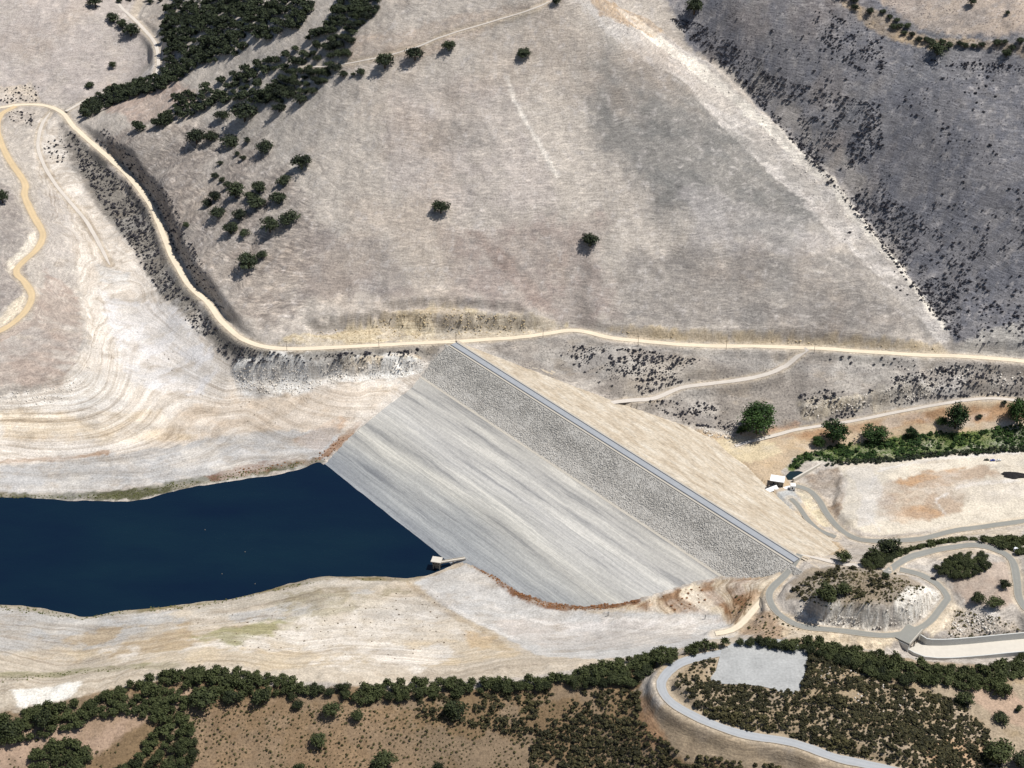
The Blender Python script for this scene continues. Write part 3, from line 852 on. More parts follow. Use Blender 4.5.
paint([(585, -6), (612, 2), (672, 35), (650, 36), (600, 14)], (178, 148, 112), 3, 4, 0.7, 0.5, 13)
# road cuts
paint([(270, 346), (300, 332), (350, 326), (395, 312), (450, 306), (500, 314), (548, 317), (572, 326), (545, 331), (520, 336), (440, 340), (330, 346)], (206, 192, 164), 3, 5, 0.95, 0.5, 14, track=0.1, ring=0.7, streak=0.6)
paint([(606, 330), (640, 326), (700, 330), (760, 333), (830, 338), (940, 343), (960, 354), (900, 353), (800, 348), (700, 344), (640, 340)], (202, 184, 154), 2.5, 4, 0.95, 0.3, 15, track=0.15, streak=0.35)
# right hill: dark grey ground, with some of its shade put into the colour
paint([(640, -30), (690, 46), (745, 90), (800, 150), (860, 215), (905, 270), (958, 345), (1100, 360), (1100, -60), (700, -60)], (119, 119, 124), 4, 5, 1.0, 0.12, 16, track=0.6, speck=1.0)
paint([(760, 60), (870, 180), (960, 320), (930, 320), (850, 215), (740, 90)], (168, 160, 150), 8, 8, 0.55, 0.7, 17, speck=0.6)
paint([(870, -10), (1040, -10), (1040, 40), (960, 36), (900, 20)], (196, 178, 160), 6, 6, 0.9, 0.3, 18, track=0.1)
paint([(840, 2), (880, 10), (940, 40), (1040, 55), (1040, 62), (930, 48), (860, 22)], (182, 160, 130), 3, 3, 0.8, 0.4, 19)
paint([(955, 348), (985, 330), (1040, 318), (1040, 366), (960, 356)], (196, 190, 180), 5, 6, 0.8, 0.4, 20)
# slope below the far road, downstream side
paint([(470, 346), (560, 338), (640, 346), (820, 354), (1060, 368), (1060, 396), (930, 402), (800, 428), (740, 440), (690, 426), (600, 396)], (150, 142, 133), 4, 6, 0.95, 0.3, 21, track=0.3, speck=0.9)
paint([(600, 370), (700, 352), (720, 375), (640, 400)], (178, 168, 154), 8, 8, 0.7, 0.6, 22)
paint([(800, 405), (840, 395), (900, 385), (935, 380), (930, 398), (860, 412), (805, 418)], (206, 194, 172), 4, 6, 0.85, 0.5, 23, speck=0.5, streak=0.8)
paint([(645, 415), (690, 425), (730, 432), (735, 440), (700, 438), (660, 428)], (216, 208, 196), 3, 4, 0.9, 0.3, 24, speck=0.2)
paint([(905, 375), (975, 372), (960, 395), (920, 398)], (200, 194, 186), 5, 6, 0.7, 0.6, 25)
# slope below the road, lake side
paint([(60, 125), (150, 205), (175, 262), (222, 325), (275, 350), (450, 344), (425, 364), (330, 368), (235, 366), (170, 310), (130, 250), (70, 170)], (138, 131, 122), 4, 6, 0.95, 0.3, 26, track=0.3, speck=1.0)
# side canyon floor and beach
paint([(40, 118), (56, 118), (70, 165), (130, 240), (175, 300), (235, 366), (330, 370), (430, 368), (395, 402), (330, 455), (250, 480), (0, 500), (-120, 500), (-120, 400), (0, 402), (70, 380), (88, 340), (80, 290), (60, 220), (30, 160)], (214, 205, 193), 6, 8, 1.0, 0.12, 27, ring=0.62, track=0.05, speck=0.12)
paint([(100, 290), (180, 300), (220, 370), (200, 400), (130, 380), (110, 330)], (216, 213, 211), 8, 10, 0.85, 0.5, 28, ring=0.15)
paint([(95, 262), (130, 272), (128, 284), (98, 282)], (196, 196, 194), 5, 3, 0.7, 0.3, 29)
paint([(-100, 396), (60, 392), (95, 372), (105, 400), (60, 430), (-100, 432)], (232, 227, 218), 5, 7, 0.9, 0.4, 30, ring=0.7)
paint([(228, 366), (430, 362), (418, 376), (330, 384), (290, 398), (245, 396)], (236, 233, 226), 3, 4, 0.95, 0.25, 31, ring=0.3, speck=0.25, streak=0.5)
paint([(232, 372), (250, 378), (275, 393), (262, 398), (238, 388)], (168, 166, 164), 4, 3, 0.7, 0.3, 32)
paint([(340, 362), (425, 358), (420, 364), (360, 370)], (214, 190, 148), 2, 4, 0.7, 0.5, 33)
paint([(130, 440), (200, 400), (300, 395), (400, 385), (340, 440), (230, 445)], (206, 188, 166), 10, 8, 0.7, 0.4, 34, ring=0.45)
paint([(-100, 468), (60, 462), (160, 448), (250, 432), (345, 428), (352, 436), (325, 462), (250, 480), (0, 500), (-100, 500)], (178, 176, 173), 4, 5, 0.9, 0.35, 35, ring=0.45, speck=0.25)
paint([(-100, 461), (0, 460), (70, 456), (110, 450), (108, 454), (60, 461), (-100, 467)], (160, 124, 92), 1.5, 2, 0.75, 0.4, 36)
paint([(0, 412), (100, 412), (160, 410), (190, 440), (120, 445), (0, 440)], (214, 196, 168), 8, 6, 0.7, 0.5, 37, ring=0.95)
paint([(290, 440), (340, 415), (352, 418), (322, 452)], (176, 132, 92), 3, 4, 0.45, 0.6, 38)
# near beach
paint([(-150, 596), (0, 603), (80, 616), (200, 602), (320, 576), (440, 560), (480, 566), (560, 606), (740, 612), (740, 642), (660, 658), (400, 690), (200, 676), (0, 720), (-150, 740)], (190, 178, 160), 3, 3, 1.0, 0.1, 39, ring=0.5, track=0.05, speck=0.15)
paint([(-150, 604), (0, 606), (90, 618), (180, 608), (120, 640), (0, 655), (-150, 660)], (180, 177, 172), 6, 7, 0.85, 0.35, 40, ring=0.45)
paint([(180, 605), (330, 576), (440, 567), (410, 580), (330, 600), (200, 618)], (168, 160, 147), 4, 5, 0.85, 0.4, 41, ring=0.6)
paint([(330, 595), (440, 600), (490, 630), (500, 650), (380, 650), (260, 640)], (206, 196, 180), 8, 8, 0.7, 0.5, 42, ring=0.2)
paint([(220, 615), (330, 590), (400, 600), (300, 630)], (158, 150, 122), 6, 8, 0.5, 0.8, 142)
paint([(60, 650), (260, 640), (420, 655), (300, 670), (100, 665)], (204, 186, 156), 6, 8, 0.6, 0.6, 143)
paint([(460, 630), (500, 636), (510, 650), (470, 648)], (190, 164, 128), 4, 6, 0.7, 0.8, 43)
paint([(400, 640), (505, 640), (520, 655), (420, 668)], (206, 184, 148), 5, 5, 0.5, 0.5, 44)
paint([(412, 582), (440, 573), (466, 564), (490, 576), (515, 590), (545, 604), (600, 612), (660, 612), (722, 612), (738, 634), (690, 646), (600, 660), (540, 656), (498, 634), (440, 604)], (190, 187, 182), 2.5, 2.5, 1.0, 0.12, 45, ring=0.2, speck=0.05)
paint([(490, 615), (560, 620), (700, 618), (690, 640), (560, 650), (505, 636)], (192, 182, 172), 7, 6, 0.7, 0.5, 46)
paint([(560, 622), (720, 616), (730, 622), (560, 632)], (214, 208, 202), 3, 4, 0.6, 0.5, 144)
paint([(10, 690), (85, 680), (75, 698), (20, 712)], (236, 232, 222), 2.5, 3, 0.95, 0.1, 47, ring=0.2)
paint([(-60, 676), (80, 668), (180, 662), (180, 667), (80, 674), (-60, 684)], (120, 118, 76), 2, 2, 0.6, 0.5, 48)
# grey and tan drifts of the near beach
for pl_, rgb_, sd_ in (([(-60, 612), (90, 625), (260, 606), (380, 590), (300, 618), (120, 645), (-60, 650)], (178, 176, 172), 161), ([(100, 650), (330, 612), (440, 612), (470, 640), (300, 650), (120, 664)], (214, 206, 194), 162), ([(240, 600), (400, 582), (420, 592), (300, 614)], (150, 140, 118), 163), ([(20, 640), (180, 622), (300, 625), (180, 650), (20, 664)], (176, 156, 126), 164), ([(360, 640), (460, 650), (420, 672), (300, 668)], (222, 214, 202), 165), ([(180, 636), (270, 618), (300, 626), (230, 648)], (148, 144, 104), 166)):
    paint(pl_, rgb_, 6, 10, 0.8, 0.85, sd_)
# wet green rims of the lake
paint([(-100, 495), (0, 492), (60, 493), (110, 492), (150, 486), (175, 481), (215, 474), (290, 462), (320, 457), (326, 461), (300, 469), (250, 477), (200, 485), (140, 500), (60, 500), (-100, 500)], (82, 82, 56), 1.5, 2.5, 0.95, 0.35, 49, ring=0.2)
paint([(205, 476), (240, 466), (268, 461), (314, 458), (318, 463), (250, 475), (212, 482)], (118, 80, 60), 2, 3, 0.75, 0.6, 50)
paint([(-100, 606), (0, 603), (30, 606), (80, 616), (130, 608), (200, 602), (320, 576), (410, 577), (438, 567), (440, 571), (410, 582), (320, 580), (200, 606), (130, 613), (80, 620), (0, 608), (-100, 610)], (124, 112, 78), 1.5, 2, 0.85, 0.5, 51, ring=0.2)
# right abutment
paint([(600, 608), (640, 602), (690, 584), (720, 577), (790, 572), (775, 588), (758, 602), (738, 626), (720, 612), (660, 612)], (198, 180, 154), 3, 4, 1.0, 0.2, 52, ring=1.0, speck=0.3, track=0)
paint([(640, 606), (700, 585), (715, 606), (680, 611)], (196, 150, 102), 5, 5, 0.6, 0.8, 53)
paint([(735, 590), (765, 588), (750, 606), (735, 622), (726, 606)], (160, 118, 82), 4, 4, 0.8, 0.4, 54, speck=0.6)
paint([(752, 612), (780, 612), (800, 628), (770, 640), (740, 634)], (170, 142, 112), 4, 4, 0.8, 0.3, 55, speck=0.8)
paint([(778, 612), (840, 636), (910, 640), (880, 652), (790, 640)], (206, 190, 164), 3, 4, 0.9, 0.3, 56, streak=0.6)
# knoll
paint([(785, 600), (800, 575), (850, 562), (890, 570), (930, 590), (925, 605), (890, 615), (840, 615)], (142, 128, 108), 4, 5, 0.95, 0.3, 57, speck=0.7, track=0.2)
paint([(795, 612), (820, 608), (860, 616), (890, 612), (905, 595), (925, 585), (942, 592), (938, 606), (915, 624), (870, 632), (820, 624)], (240, 234, 222), 2.5, 4, 1.0, 0.2, 58, speck=0.3, track=0.2, streak=1.0)
paint([(918, 628), (950, 606), (955, 600), (966, 610), (950, 630), (930, 640)], (222, 206, 180), 2.5, 3, 0.95, 0.2, 59, speck=0.1, streak=0.6)
paint([(955, 610), (1010, 620), (1024, 636), (940, 642)], (190, 176, 158), 4, 5, 0.9, 0.4, 60, speck=1.0, streak=0.5)
paint([(950, 575), (1010, 560), (1020, 600), (1000, 612), (965, 605)], (176, 158, 142), 4, 4, 0.95, 0.2, 61, speck=0.2, track=0.2)
paint([(970, 608), (1000, 612), (1005, 622), (980, 622)], (218, 212, 204), 3, 4, 0.8, 0.5, 62)
paint([(880, 562), (940, 548), (1024, 544), (1024, 552), (900, 568)], (214, 196, 172), 3, 3, 0.7, 0.3, 63)
paint([(1010, 575), (1030, 575), (1034, 610), (1014, 604)], (210, 200, 184), 3, 3, 0.6, 0.3, 64)
# valley
paint([(690, 432), (740, 436), (800, 428), (900, 410), (1060, 396), (1060, 440), (900, 440), (800, 455), (780, 470), (800, 500), (850, 552), (830, 556), (760, 486), (735, 462)], (190, 168, 138), 4, 4, 1.0, 0.15, 65, track=0, speck=0.3)
paint([(695, 442), (740, 437), (775, 442), (782, 452), (752, 463), (728, 461)], (206, 190, 158), 2.5, 2, 1.0, 0.1, 66)
paint([(790, 434), (900, 414), (1050, 402), (1050, 418), (900, 426), (800, 440)], (170, 132, 98), 3, 3, 0.8, 0.4, 67, speck=0.5)
paint([(765, 430), (800, 422), (790, 436), (768, 440)], (170, 132, 100), 3, 3, 0.8, 0.3, 68)
paint([(838, 466), (900, 456), (1060, 447), (1060, 520), (950, 530), (880, 536), (850, 530), (836, 515), (846, 496), (846, 480)], (212, 202, 184), 2.5, 2.5, 1.0, 0.1, 69, track=0, speck=0.05)
paint([(872, 500), (890, 480), (930, 470), (985, 466), (1000, 474), (960, 486), (965, 512), (930, 520), (885, 515)], (174, 154, 134), 5, 6, 0.9, 0.4, 70, speck=0.4)
paint([(905, 488), (1000, 476), (1030, 490), (1000, 505), (950, 500)], (196, 186, 172), 5, 5, 0.7, 0.4, 145)
paint([(846, 470), (870, 464), (882, 490), (870, 525), (856, 528), (862, 495)], (212, 206, 198), 3, 4, 0.7, 0.4, 146)
paint([(893, 482), (930, 470), (975, 465), (950, 476), (910, 487)], (178, 142, 106), 3, 4, 0.75, 0.4, 71)
paint([(875, 512), (930, 506), (950, 516), (900, 524)], (186, 146, 106), 4, 4, 0.6, 0.5, 72)
paint([(800, 474), (838, 468), (846, 485), (842, 505), (836, 522), (826, 505), (815, 490)], (150, 128, 106), 3, 4, 0.9, 0.3, 73, speck=0.4, streak=0.5)
paint([(776, 496), (792, 490), (802, 502), (800, 512), (784, 508)], (182, 188, 190), 2.5, 2, 0.85, 0.2, 74)
paint([(796, 490), (808, 492), (822, 512), (832, 526), (822, 527), (808, 510)], (224, 208, 172), 2, 2, 0.9, 0.2, 75)
paint([(835, 462), (860, 456), (1024, 446), (1024, 450), (860, 462)], (196, 166, 132), 2, 2, 0.5, 0.4, 76)
paint([(870, 545), (1024, 528), (1024, 538), (900, 552)], (206, 190, 164), 3, 3, 0.8, 0.3, 77)
# foreground
paint([(-150, 745), (0, 712), (100, 690), (200, 672), (300, 688), (400, 690), (500, 684), (600, 676), (655, 664), (640, 690), (650, 720), (700, 745), (800, 770), (800, 900), (-150, 900)], (130, 109, 83), 4, 5, 1.0, 0.12, 78, track=0.1, speck=0.5, ring=0)
paint([(-60, 750), (60, 722), (140, 700), (190, 690), (150, 720), (60, 768), (-60, 790)], (178, 153, 132), 6, 6, 0.85, 0.4, 79, speck=0.15)
paint([(200, 700), (400, 705), (420, 790), (180, 790)], (148, 124, 98), 10, 8, 0.6, 0.4, 80, speck=0.8)
paint([(655, 664), (720, 644), (810, 640), (900, 656), (1000, 668), (1060, 680), (1060, 900), (780, 900), (885, 775), (760, 740), (672, 704), (660, 684)], (160, 142, 116), 4, 4, 1.0, 0.2, 81, track=0.1, speck=0.6, ring=0)
paint([(960, 690), (985, 680), (1040, 705), (1040, 735), (1000, 720)], (178, 152, 132), 4, 4, 0.9, 0.2, 82, speck=0.1)
paint([(920, 745), (960, 735), (990, 745), (980, 768), (930, 768)], (184, 152, 120), 4, 4, 0.8, 0.3, 83)
paint([(640, 690), (660, 705), (720, 728), (800, 752), (885, 776), (860, 800), (700, 760), (650, 745)], (160, 143, 120), 3, 4, 1.0, 0.15, 84, track=0.5, speck=0.3)
paint([(636, 690), (652, 700), (665, 745), (650, 752), (640, 730)], (176, 138, 104), 4, 4, 0.8, 0.3, 85)
# slope below the road again, over the beach tones
paint([(66, 122), (100, 156), (150, 210), (172, 265), (205, 308), (240, 342), (275, 352), (440, 346), (424, 360), (330, 366), (240, 362), (196, 330), (165, 300), (135, 248), (84, 178)], (134, 128, 119), 3, 5, 0.95, 0.2, 126, ring=0, track=0.3, speck=1.0)
paint([(505, 76), (509, 76), (516, 100), (531, 126), (545, 150), (560, 178), (556, 178), (541, 152), (526, 126), (512, 100)], (226, 218, 206), 1.2, 0.8, 0.9, 0.1, 127)
# rusty foot of the dam face, rusty corner at its far end
paint([(468, 564), (482, 561), (512, 577), (545, 593), (580, 600), (640, 598), (640, 604), (590, 611), (545, 608), (515, 597), (490, 580)], (116, 80, 54), 2, 2.5, 0.95, 0.2, 150)
paint([(314, 460), (332, 442), (352, 424), (366, 414), (366, 420), (350, 438), (330, 458)], (146, 110, 80), 2, 4, 0.8, 0.7, 151)
paint([(330, 418), (372, 392), (420, 378), (414, 386), (372, 404), (340, 424)], (214, 204, 190), 3, 4, 0.6, 0.5, 152, ring=0.9)
# damp green streambed
paint([(786, 470), (798, 456), (822, 449), (900, 437), (950, 431), (1050, 423), (1050, 450), (950, 455), (880, 461), (806, 461), (794, 472)], (96, 110, 58), 2.5, 3, 0.95, 0.2, 153)
# wheel marks on the white flat and the terrace
for pts_, w_ in (([(470, 600), (540, 622), (620, 630), (720, 632)], 1.3), ([(430, 590), (470, 618), (520, 640)], 1.2), ([(600, 618), (660, 622), (730, 630)], 1.2), ([(880, 470), (868, 490), (866, 512), (880, 530)], 2.0), ([(1020, 452), (940, 458), (880, 470)], 2.0), ([(1020, 480), (960, 486), (935, 500), (950, 520)], 1.6)):
    up_ = [(x, y - w_) for x, y in pts_]; dn_ = [(x, y + w_) for x, y in pts_[::-1]]
    paint(up_ + dn_, (220, 214, 206), 1.5, 2, 0.75, 0.3, 154)
paint([(408, 580), (440, 604), (498, 634), (512, 652), (500, 650), (486, 634), (434, 607), (404, 584)], (166, 148, 122), 1.5, 2, 0.6, 0.3, 155)
# strand lines on the excavated abutment: dark and pale beds one above the other
ab = poly_sd(W([(628, 606), (650, 600), (692, 584), (722, 577), (785, 575), (770, 592), (752, 604), (738, 614), (700, 612), (650, 612)], GF)[:, :2], GXc, GYc)
am = (1 - sstep(-3, 2, ab + 3 * e4))[..., None]
bed = vnoise(ZF * 0.42 + 0.5 * e1, ZF * 0 + 3.3, 5) + 0.35 * e4
cd_ = np.array(lin((132, 96, 66), K), np.float32); cp_ = np.array(lin((222, 208, 184), K), np.float32); co_ = np.array(lin((196, 150, 100), K), np.float32)
soil[:] = soil * (1 - am * 0.8 * sstep(0.1, 0.35, bed)[..., None]) + cd_ * am * 0.8 * sstep(0.1, 0.35, bed)[..., None]
soil[:] = soil * (1 - am * 0.7 * sstep(0.1, 0.4, -bed)[..., None]) + cp_ * am * 0.7 * sstep(0.1, 0.4, -bed)[..., None]
# upper left
paint([(-100, -20), (110, -20), (150, 60), (80, 100), (-100, 108)], (180, 170, 164), 12, 10, 0.7, 0.35, 86, track=0.25)
paint([(110, 85), (180, 78), (200, 100), (130, 125), (105, 112)], (178, 156, 142), 6, 6, 0.8, 0.3, 87)
paint([(100, 95), (160, 62), (170, 75), (120, 100)], (208, 200, 192), 4, 4, 0.7, 0.4, 88)
paint([(-20, 88), (30, 84), (40, 104), (-20, 104)], (206, 192, 172), 4, 5, 0.8, 0.4, 89, speck=1.0)
paint([(-30, 170), (10, 190), (30, 240), (20, 300), (-30, 330)], (150, 141, 134), 5, 6, 0.9, 0.3, 90, track=0.5)
paint([(6, 262), (20, 248), (34, 232), (38, 242), (28, 256), (8, 272)], (232, 222, 204), 2, 2, 0.9, 0.2, 91)
paint([(0, 318), (16, 300), (24, 292), (28, 302), (14, 318), (0, 328)], (222, 208, 184), 2, 2, 0.8, 0.2, 92)
paint([(40, 140), (60, 190), (80, 240), (75, 290), (45, 300), (40, 235)], (186, 178, 170), 6, 6, 0.8, 0.4, 93, track=0.4)
paint([(45, 270), (75, 290), (85, 340), (60, 385), (0, 395), (-60, 395), (-60, 345), (30, 320)], (168, 152, 140), 5, 6, 0.9, 0.3, 94, track=0.4, speck=0.3)
# mottled dry grass on the hills
hill = sstep(48, 62, ZF) * (GYc > 1290)
for sd_, sc_, rgb_, lo_, hi_, am_ in ((501, 120, (180, 162, 144), 0.0, 0.5, 0.32), (502, 90, (150, 149, 144), 0.05, 0.5, 0.18), (503, 22, (200, 193, 185), 0.1, 0.6, 0.16), (504, 6, (204, 197, 191), 0.15, 0.6, 0.4), (505, 6, (136, 131, 127), 0.15, 0.6, 0.4)):
    a_ = (sstep(lo_, hi_, fbm(GXc, GYc, sc_, 5, sd_, 0.65)) * am_ * hill)[..., None].astype(np.float32)
    soil[:] = soil * (1 - a_) + np.array(lin(rgb_, K), np.float32) * a_
shore = (ZF < 50) & (ZF > 0) & (sdDam > 0)
for sd_, sc_, rgb_, lo_, hi_, am_ in ((511, 40, (176, 172, 166), 0.05, 0.5, 0.45), (512, 18, (214, 206, 194), 0.1, 0.5, 0.4), (513, 10, (160, 146, 128), 0.15, 0.6, 0.4)):
    a_ = (sstep(lo_, hi_, fbm(GXc * 0.5, GYc, sc_, 5, sd_, 0.6)) * am_ * shore * (GYc > 960))[..., None].astype(np.float32)
    soil[:] = soil * (1 - a_) + np.array(lin(rgb_, K), np.float32) * a_
# road shoulders
sh = 1 - sstep(0.5, 4.5, ROADD + 1.5 * e2)
soil[:] = soil * (1 - 0.55 * sh[..., None]) + np.array(lin((196, 180, 156), K), np.float32) * 0.55 * sh[..., None]
# broad natural variation of the dry grass
tint = 1 + 0.10 * e3[..., None] * np.array([1.0, 0.95, 0.85]) + 0.06 * e1[..., None]
soil *= tint.astype(np.float32)

# ---- mesh with the stretched rim
def extend(Zc):
    """rim: the border heights carried outwards, easing to rolling hills"""
    ny, nx = len(gy), len(gx)
    ii = np.clip(np.arange(nx) - nlx, 0, ncx - 1); jj = np.clip(np.arange(ny) - nly, 0, ncy - 1)
    full = Zc[np.ix_(jj, ii)]
    XX, YY = np.meshgrid(gx, gy)
    d = np.hypot(np.maximum(0, np.maximum(X0 - XX, XX - gx[nlx + ncx - 1])), np.maximum(0, np.maximum(Y0 - YY, YY - gy[nly + ncy - 1])))
    roll = 120 + 150 * fbm(XX, YY, 1800, 4, 77)
    k = sstep(20, 900, d)
    lake = (XX < X0) & (np.abs(YY - 1215) < 120)
    roll = np.where(lake, -12, roll)
    return XX, YY, full * (1 - k) + roll * k, ii, jj
XX, YY, ZZ, ii, jj = extend(ZF)
nyy, nxx = ZZ.shape
V = np.column_stack([XX.ravel(), YY.ravel(), ZZ.ravel()])
idx = np.arange(nyy * nxx).reshape(nyy, nxx)
F = np.column_stack([idx[:-1, :-1].ravel(), idx[:-1, 1:].ravel(), idx[1:, 1:].ravel(), idx[1:, :-1].ravel()])
me = np_mesh('ground', V, F, M['ground'], smooth=True)
sc4 = np.ones((nyy * nxx, 4), np.float32); sc4[:, :3] = soil[np.ix_(jj, ii)].reshape(-1, 3)
ca = me.attributes.new('soil', 'FLOAT_COLOR', 'POINT'); ca.data.foreach_set('color', sc4.ravel())
cv4 = np.ones((nyy * nxx, 4), np.float32); cv4[:] = np.clip(cover[np.ix_(jj, ii)].reshape(-1, 4), 0, 1)
cb_ = me.attributes.new('cover', 'FLOAT_COLOR', 'POINT'); cb_.data.foreach_set('color', cv4.ravel())
ground = link_mesh('ground', me)
tag(ground, 'dry hills, bleached lake shore and valley floor around the dam', 'ground', kind='structure')

# ---------------------------------------------------------------- water
wx0, wx1 = -2600.0, float(A[0] + DS[0] * w2[0] + DT[0] * TW(w2[0])) + 40
wy0, wy1 = 1010.0, 1330.0
xs = np.linspace(wx0, wx1, 2); ys = np.linspace(wy0, wy1, 2)
reservoir = mesh_obj('reservoir', [(wx0, wy0, 0), (wx1, wy0, 0), (wx1, wy1, 0), (wx0, wy1, 0)], [(0, 1, 2, 3)], M['water'])
tag(reservoir, 'deep blue lake held behind the dam', 'lake', kind='structure')

# ---------------------------------------------------------------- roads
def ribbon(name, ln, width, mat, lift=0.22):
    t = np.gradient(ln[:, :2], axis=0); t /= np.linalg.norm(t, axis=1)[:, None] + 1e-9
    nrm = np.column_stack([-t[:, 1], t[:, 0]])
    verts = []; faces = []; acr = []
    cols = [-1, -0.72, -0.45, 0, 0.45, 0.72, 1]
    arc = np.concatenate([[0], np.cumsum(np.linalg.norm(np.diff(ln[:, :2], axis=0), axis=1))])
    jl = 1 + 0.22 * fbm(arc, arc * 0 + width, 16, 3, 61); jr = 1 + 0.22 * fbm(arc, arc * 0 - width, 16, 3, 62)
    if name in ('footpath', 'hill_trail', 'service_track'):
        tp_ = np.minimum(1, 0.25 + np.minimum(arc, arc[-1] - arc) / 30.0); jl = jl * tp_; jr = jr * tp_
    for i in range(len(ln)):
        for c in cols:
            q = ln[i, :2] + nrm[i] * c * width / 2 * (jl[i] if c < 0 else jr[i])
            verts.append((q[0], q[1], ln[i, 2] + lift + 0.08 * (1 - abs(c)))); acr.append(c)
    k = len(cols)
    for i in range(len(ln) - 1):
        for c in range(k - 1):
            a = i * k + c
            faces.append((a, a + 1, a + k + 1, a + k))
    o = mesh_obj(name, verts, faces, mat, smooth=True)
    o.data.attributes.new('across', 'FLOAT', 'POINT').data.foreach_set('value', np.array(acr, np.float32))
    return o
for ri, ((name, wid, mat, label, pix), ln) in enumerate(zip(ROADS, road_lines)):
    r = ribbon(name, ln, wid, M[mat], 0.22 + 0.012 * ri)
    tag(r, label, 'road', kind='structure')
# gravel pad
pp = smooth_line(np.column_stack([np.vstack([pad_poly, pad_poly[:1]]), np.full(len(pad_poly) + 1, PADZ)]), 5)[:-1]
mb = MB(); mb.prism([(q[0], q[1], PADZ - 0.6) for q in pp[::-1]], [(q[0], q[1], PADZ + 0.42) for q in pp[::-1]])
tag(mb.build('gravel_pad', M['gravel_pad']), 'pale grey gravel pad inside the hairpin road', 'pad', kind='structure')
# ---------------------------------------------------------------- the dam
dam = empty('earth_dam', (A[0], A[1], 0), math.atan2(DS[1], DS[0]))
tag(dam, 'long earth dam with grey rock-faced lake side and tan downstream slope', 'dam')
def dam_sheet(name, s0, s1, t0, t1, ds, dt, mat, rough=0.12, zf=None, seed=0):
    ss = np.arange(s0, s1 + ds * 0.5, ds); tt = np.linspace(0, 1, max(2, int(abs((t1(0) if callable(t1) else t1) - t0) / dt) + 1))
    SS, UU = np.meshgrid(ss, tt)
    T1 = t1(SS) if callable(t1) else t1
    TT = t0 + (T1 - t0) * UU
    zz = zdam(SS, TT) if zf is None else zf(SS, TT)
    edge_fade = np.minimum(1, np.minimum(UU, 1 - UU) * 6)
    zz = zz + rough * edge_fade * fbm(SS * 0.5, TT, 7, 3, 200 + seed) * 2
    V = np.column_stack([SS.ravel(), -TT.ravel(), zz.ravel()])
    ny_, nx_ = SS.shape
    id_ = np.arange(ny_ * nx_).reshape(ny_, nx_)
    Fq = np.column_stack([id_[:-1, :-1].ravel(), id_[1:, :-1].ravel(), id_[1:, 1:].ravel(), id_[:-1, 1:].ravel()])
    if t0 > t1 if not callable(t1) else False: Fq = Fq[:, ::-1]
    return link_mesh(name, np_mesh(name, V, Fq, mat, smooth=True), dam)
dam_sheet('rock_slope', -3, DL + 22, CW + 0.8, BERM_T, 3, 3, M['stone'], 0.2, seed=1)
dam_sheet('lower_face', -18, DL + 25, BERM_T + 3, lambda s: TW(s) + 30, 3, 3, M['lower_face'], 0.08, seed=2)
dam_sheet('berm_path', -6, DL + 22, BERM_T - 0.02, BERM_T + 3.02, 4, 1, M['shoulder'], 0.0, seed=3, zf=lambda s, t: 0 * s + BERM_Z + 0.06)
dam_sheet('downstream_face', -2, DL + 40, -CW - 0.8, -CW - 150, 3, 3, M['downstream'], 0.25, seed=4)
for nm, mat, a, b, z in (('crest_road', 'crest', -2.9, 2.9, 0.35), ('shoulder', 'shoulder', 3.7, 5.8, 0.2), ('shoulder', 'shoulder', -5.8, -3.7, 0.2), ('kerb', 'kerb', 2.9, 3.7, 0.55), ('kerb', 'kerb', -3.7, -2.9, 0.55)):
    mb = MB(); mb.box(2, DL - 4, -b, -a, CREST_Z - 2.5, CREST_Z + z); mb.build(nm, M[mat], dam)
# rock armour
def stones(name, n_, t0, t1, mat, seed, smin, smax):
    rg = np.random.RandomState(seed)
    s_ = rg.uniform(-3, DL + 8, n_); t_ = rg.uniform(t0, t1, n_)
    z_ = zdam(s_, t_)
    cube = np.array([(-1, -1, -1), (1, -1, -1), (1, 1, -1), (-1, 1, -1), (-1, -1, 1), (1, -1, 1), (1, 1, 1), (-1, 1, 1)], float)
    quads = np.array([(0, 3, 2, 1), (4, 5, 6, 7), (0, 1, 5, 4), (1, 2, 6, 5), (2, 3, 7, 6), (3, 0, 4, 7)])
    loc = cube[None] * (1 + rg.uniform(-0.35, 0.25, (n_, 8, 3)))
    sz = rg.uniform(smin, smax, (n_, 1, 1)) * rg.uniform(0.7, 1.3, (n_, 1, 3)) * 0.5 * np.array([1, 1, 0.5])
    loc = loc * sz
    a = rg.uniform(0, 6.28, n_); c, sn = np.cos(a)[:, None], np.sin(a)[:, None]
    x = loc[..., 0] * c - loc[..., 1] * sn; y = loc[..., 0] * sn + loc[..., 1] * c
    tl = rg.uniform(-0.5, 0.5, n_)[:, None]
    zl = loc[..., 2] * np.cos(tl) + x * np.sin(tl)
    V = np.stack([x + s_[:, None], y - t_[:, None], zl + z_[:, None] + 0.15], -1).reshape(-1, 3)
    F = (quads[None] + (np.arange(n_) * 8)[:, None, None]).reshape(-1, 4)
    o = link_mesh(name, np_mesh(name, V, F, M[mat]), dam)
    o['kind'] = 'stuff'
    return o
stones('rock_armour', 20000, CW + 1.5, BERM_T - 12, 'stone', 3, 0.3, 0.95)
stones('rock_armour', 11000, BERM_T - 15, BERM_T + 0.5, 'stone_pale', 4, 0.3, 0.85)

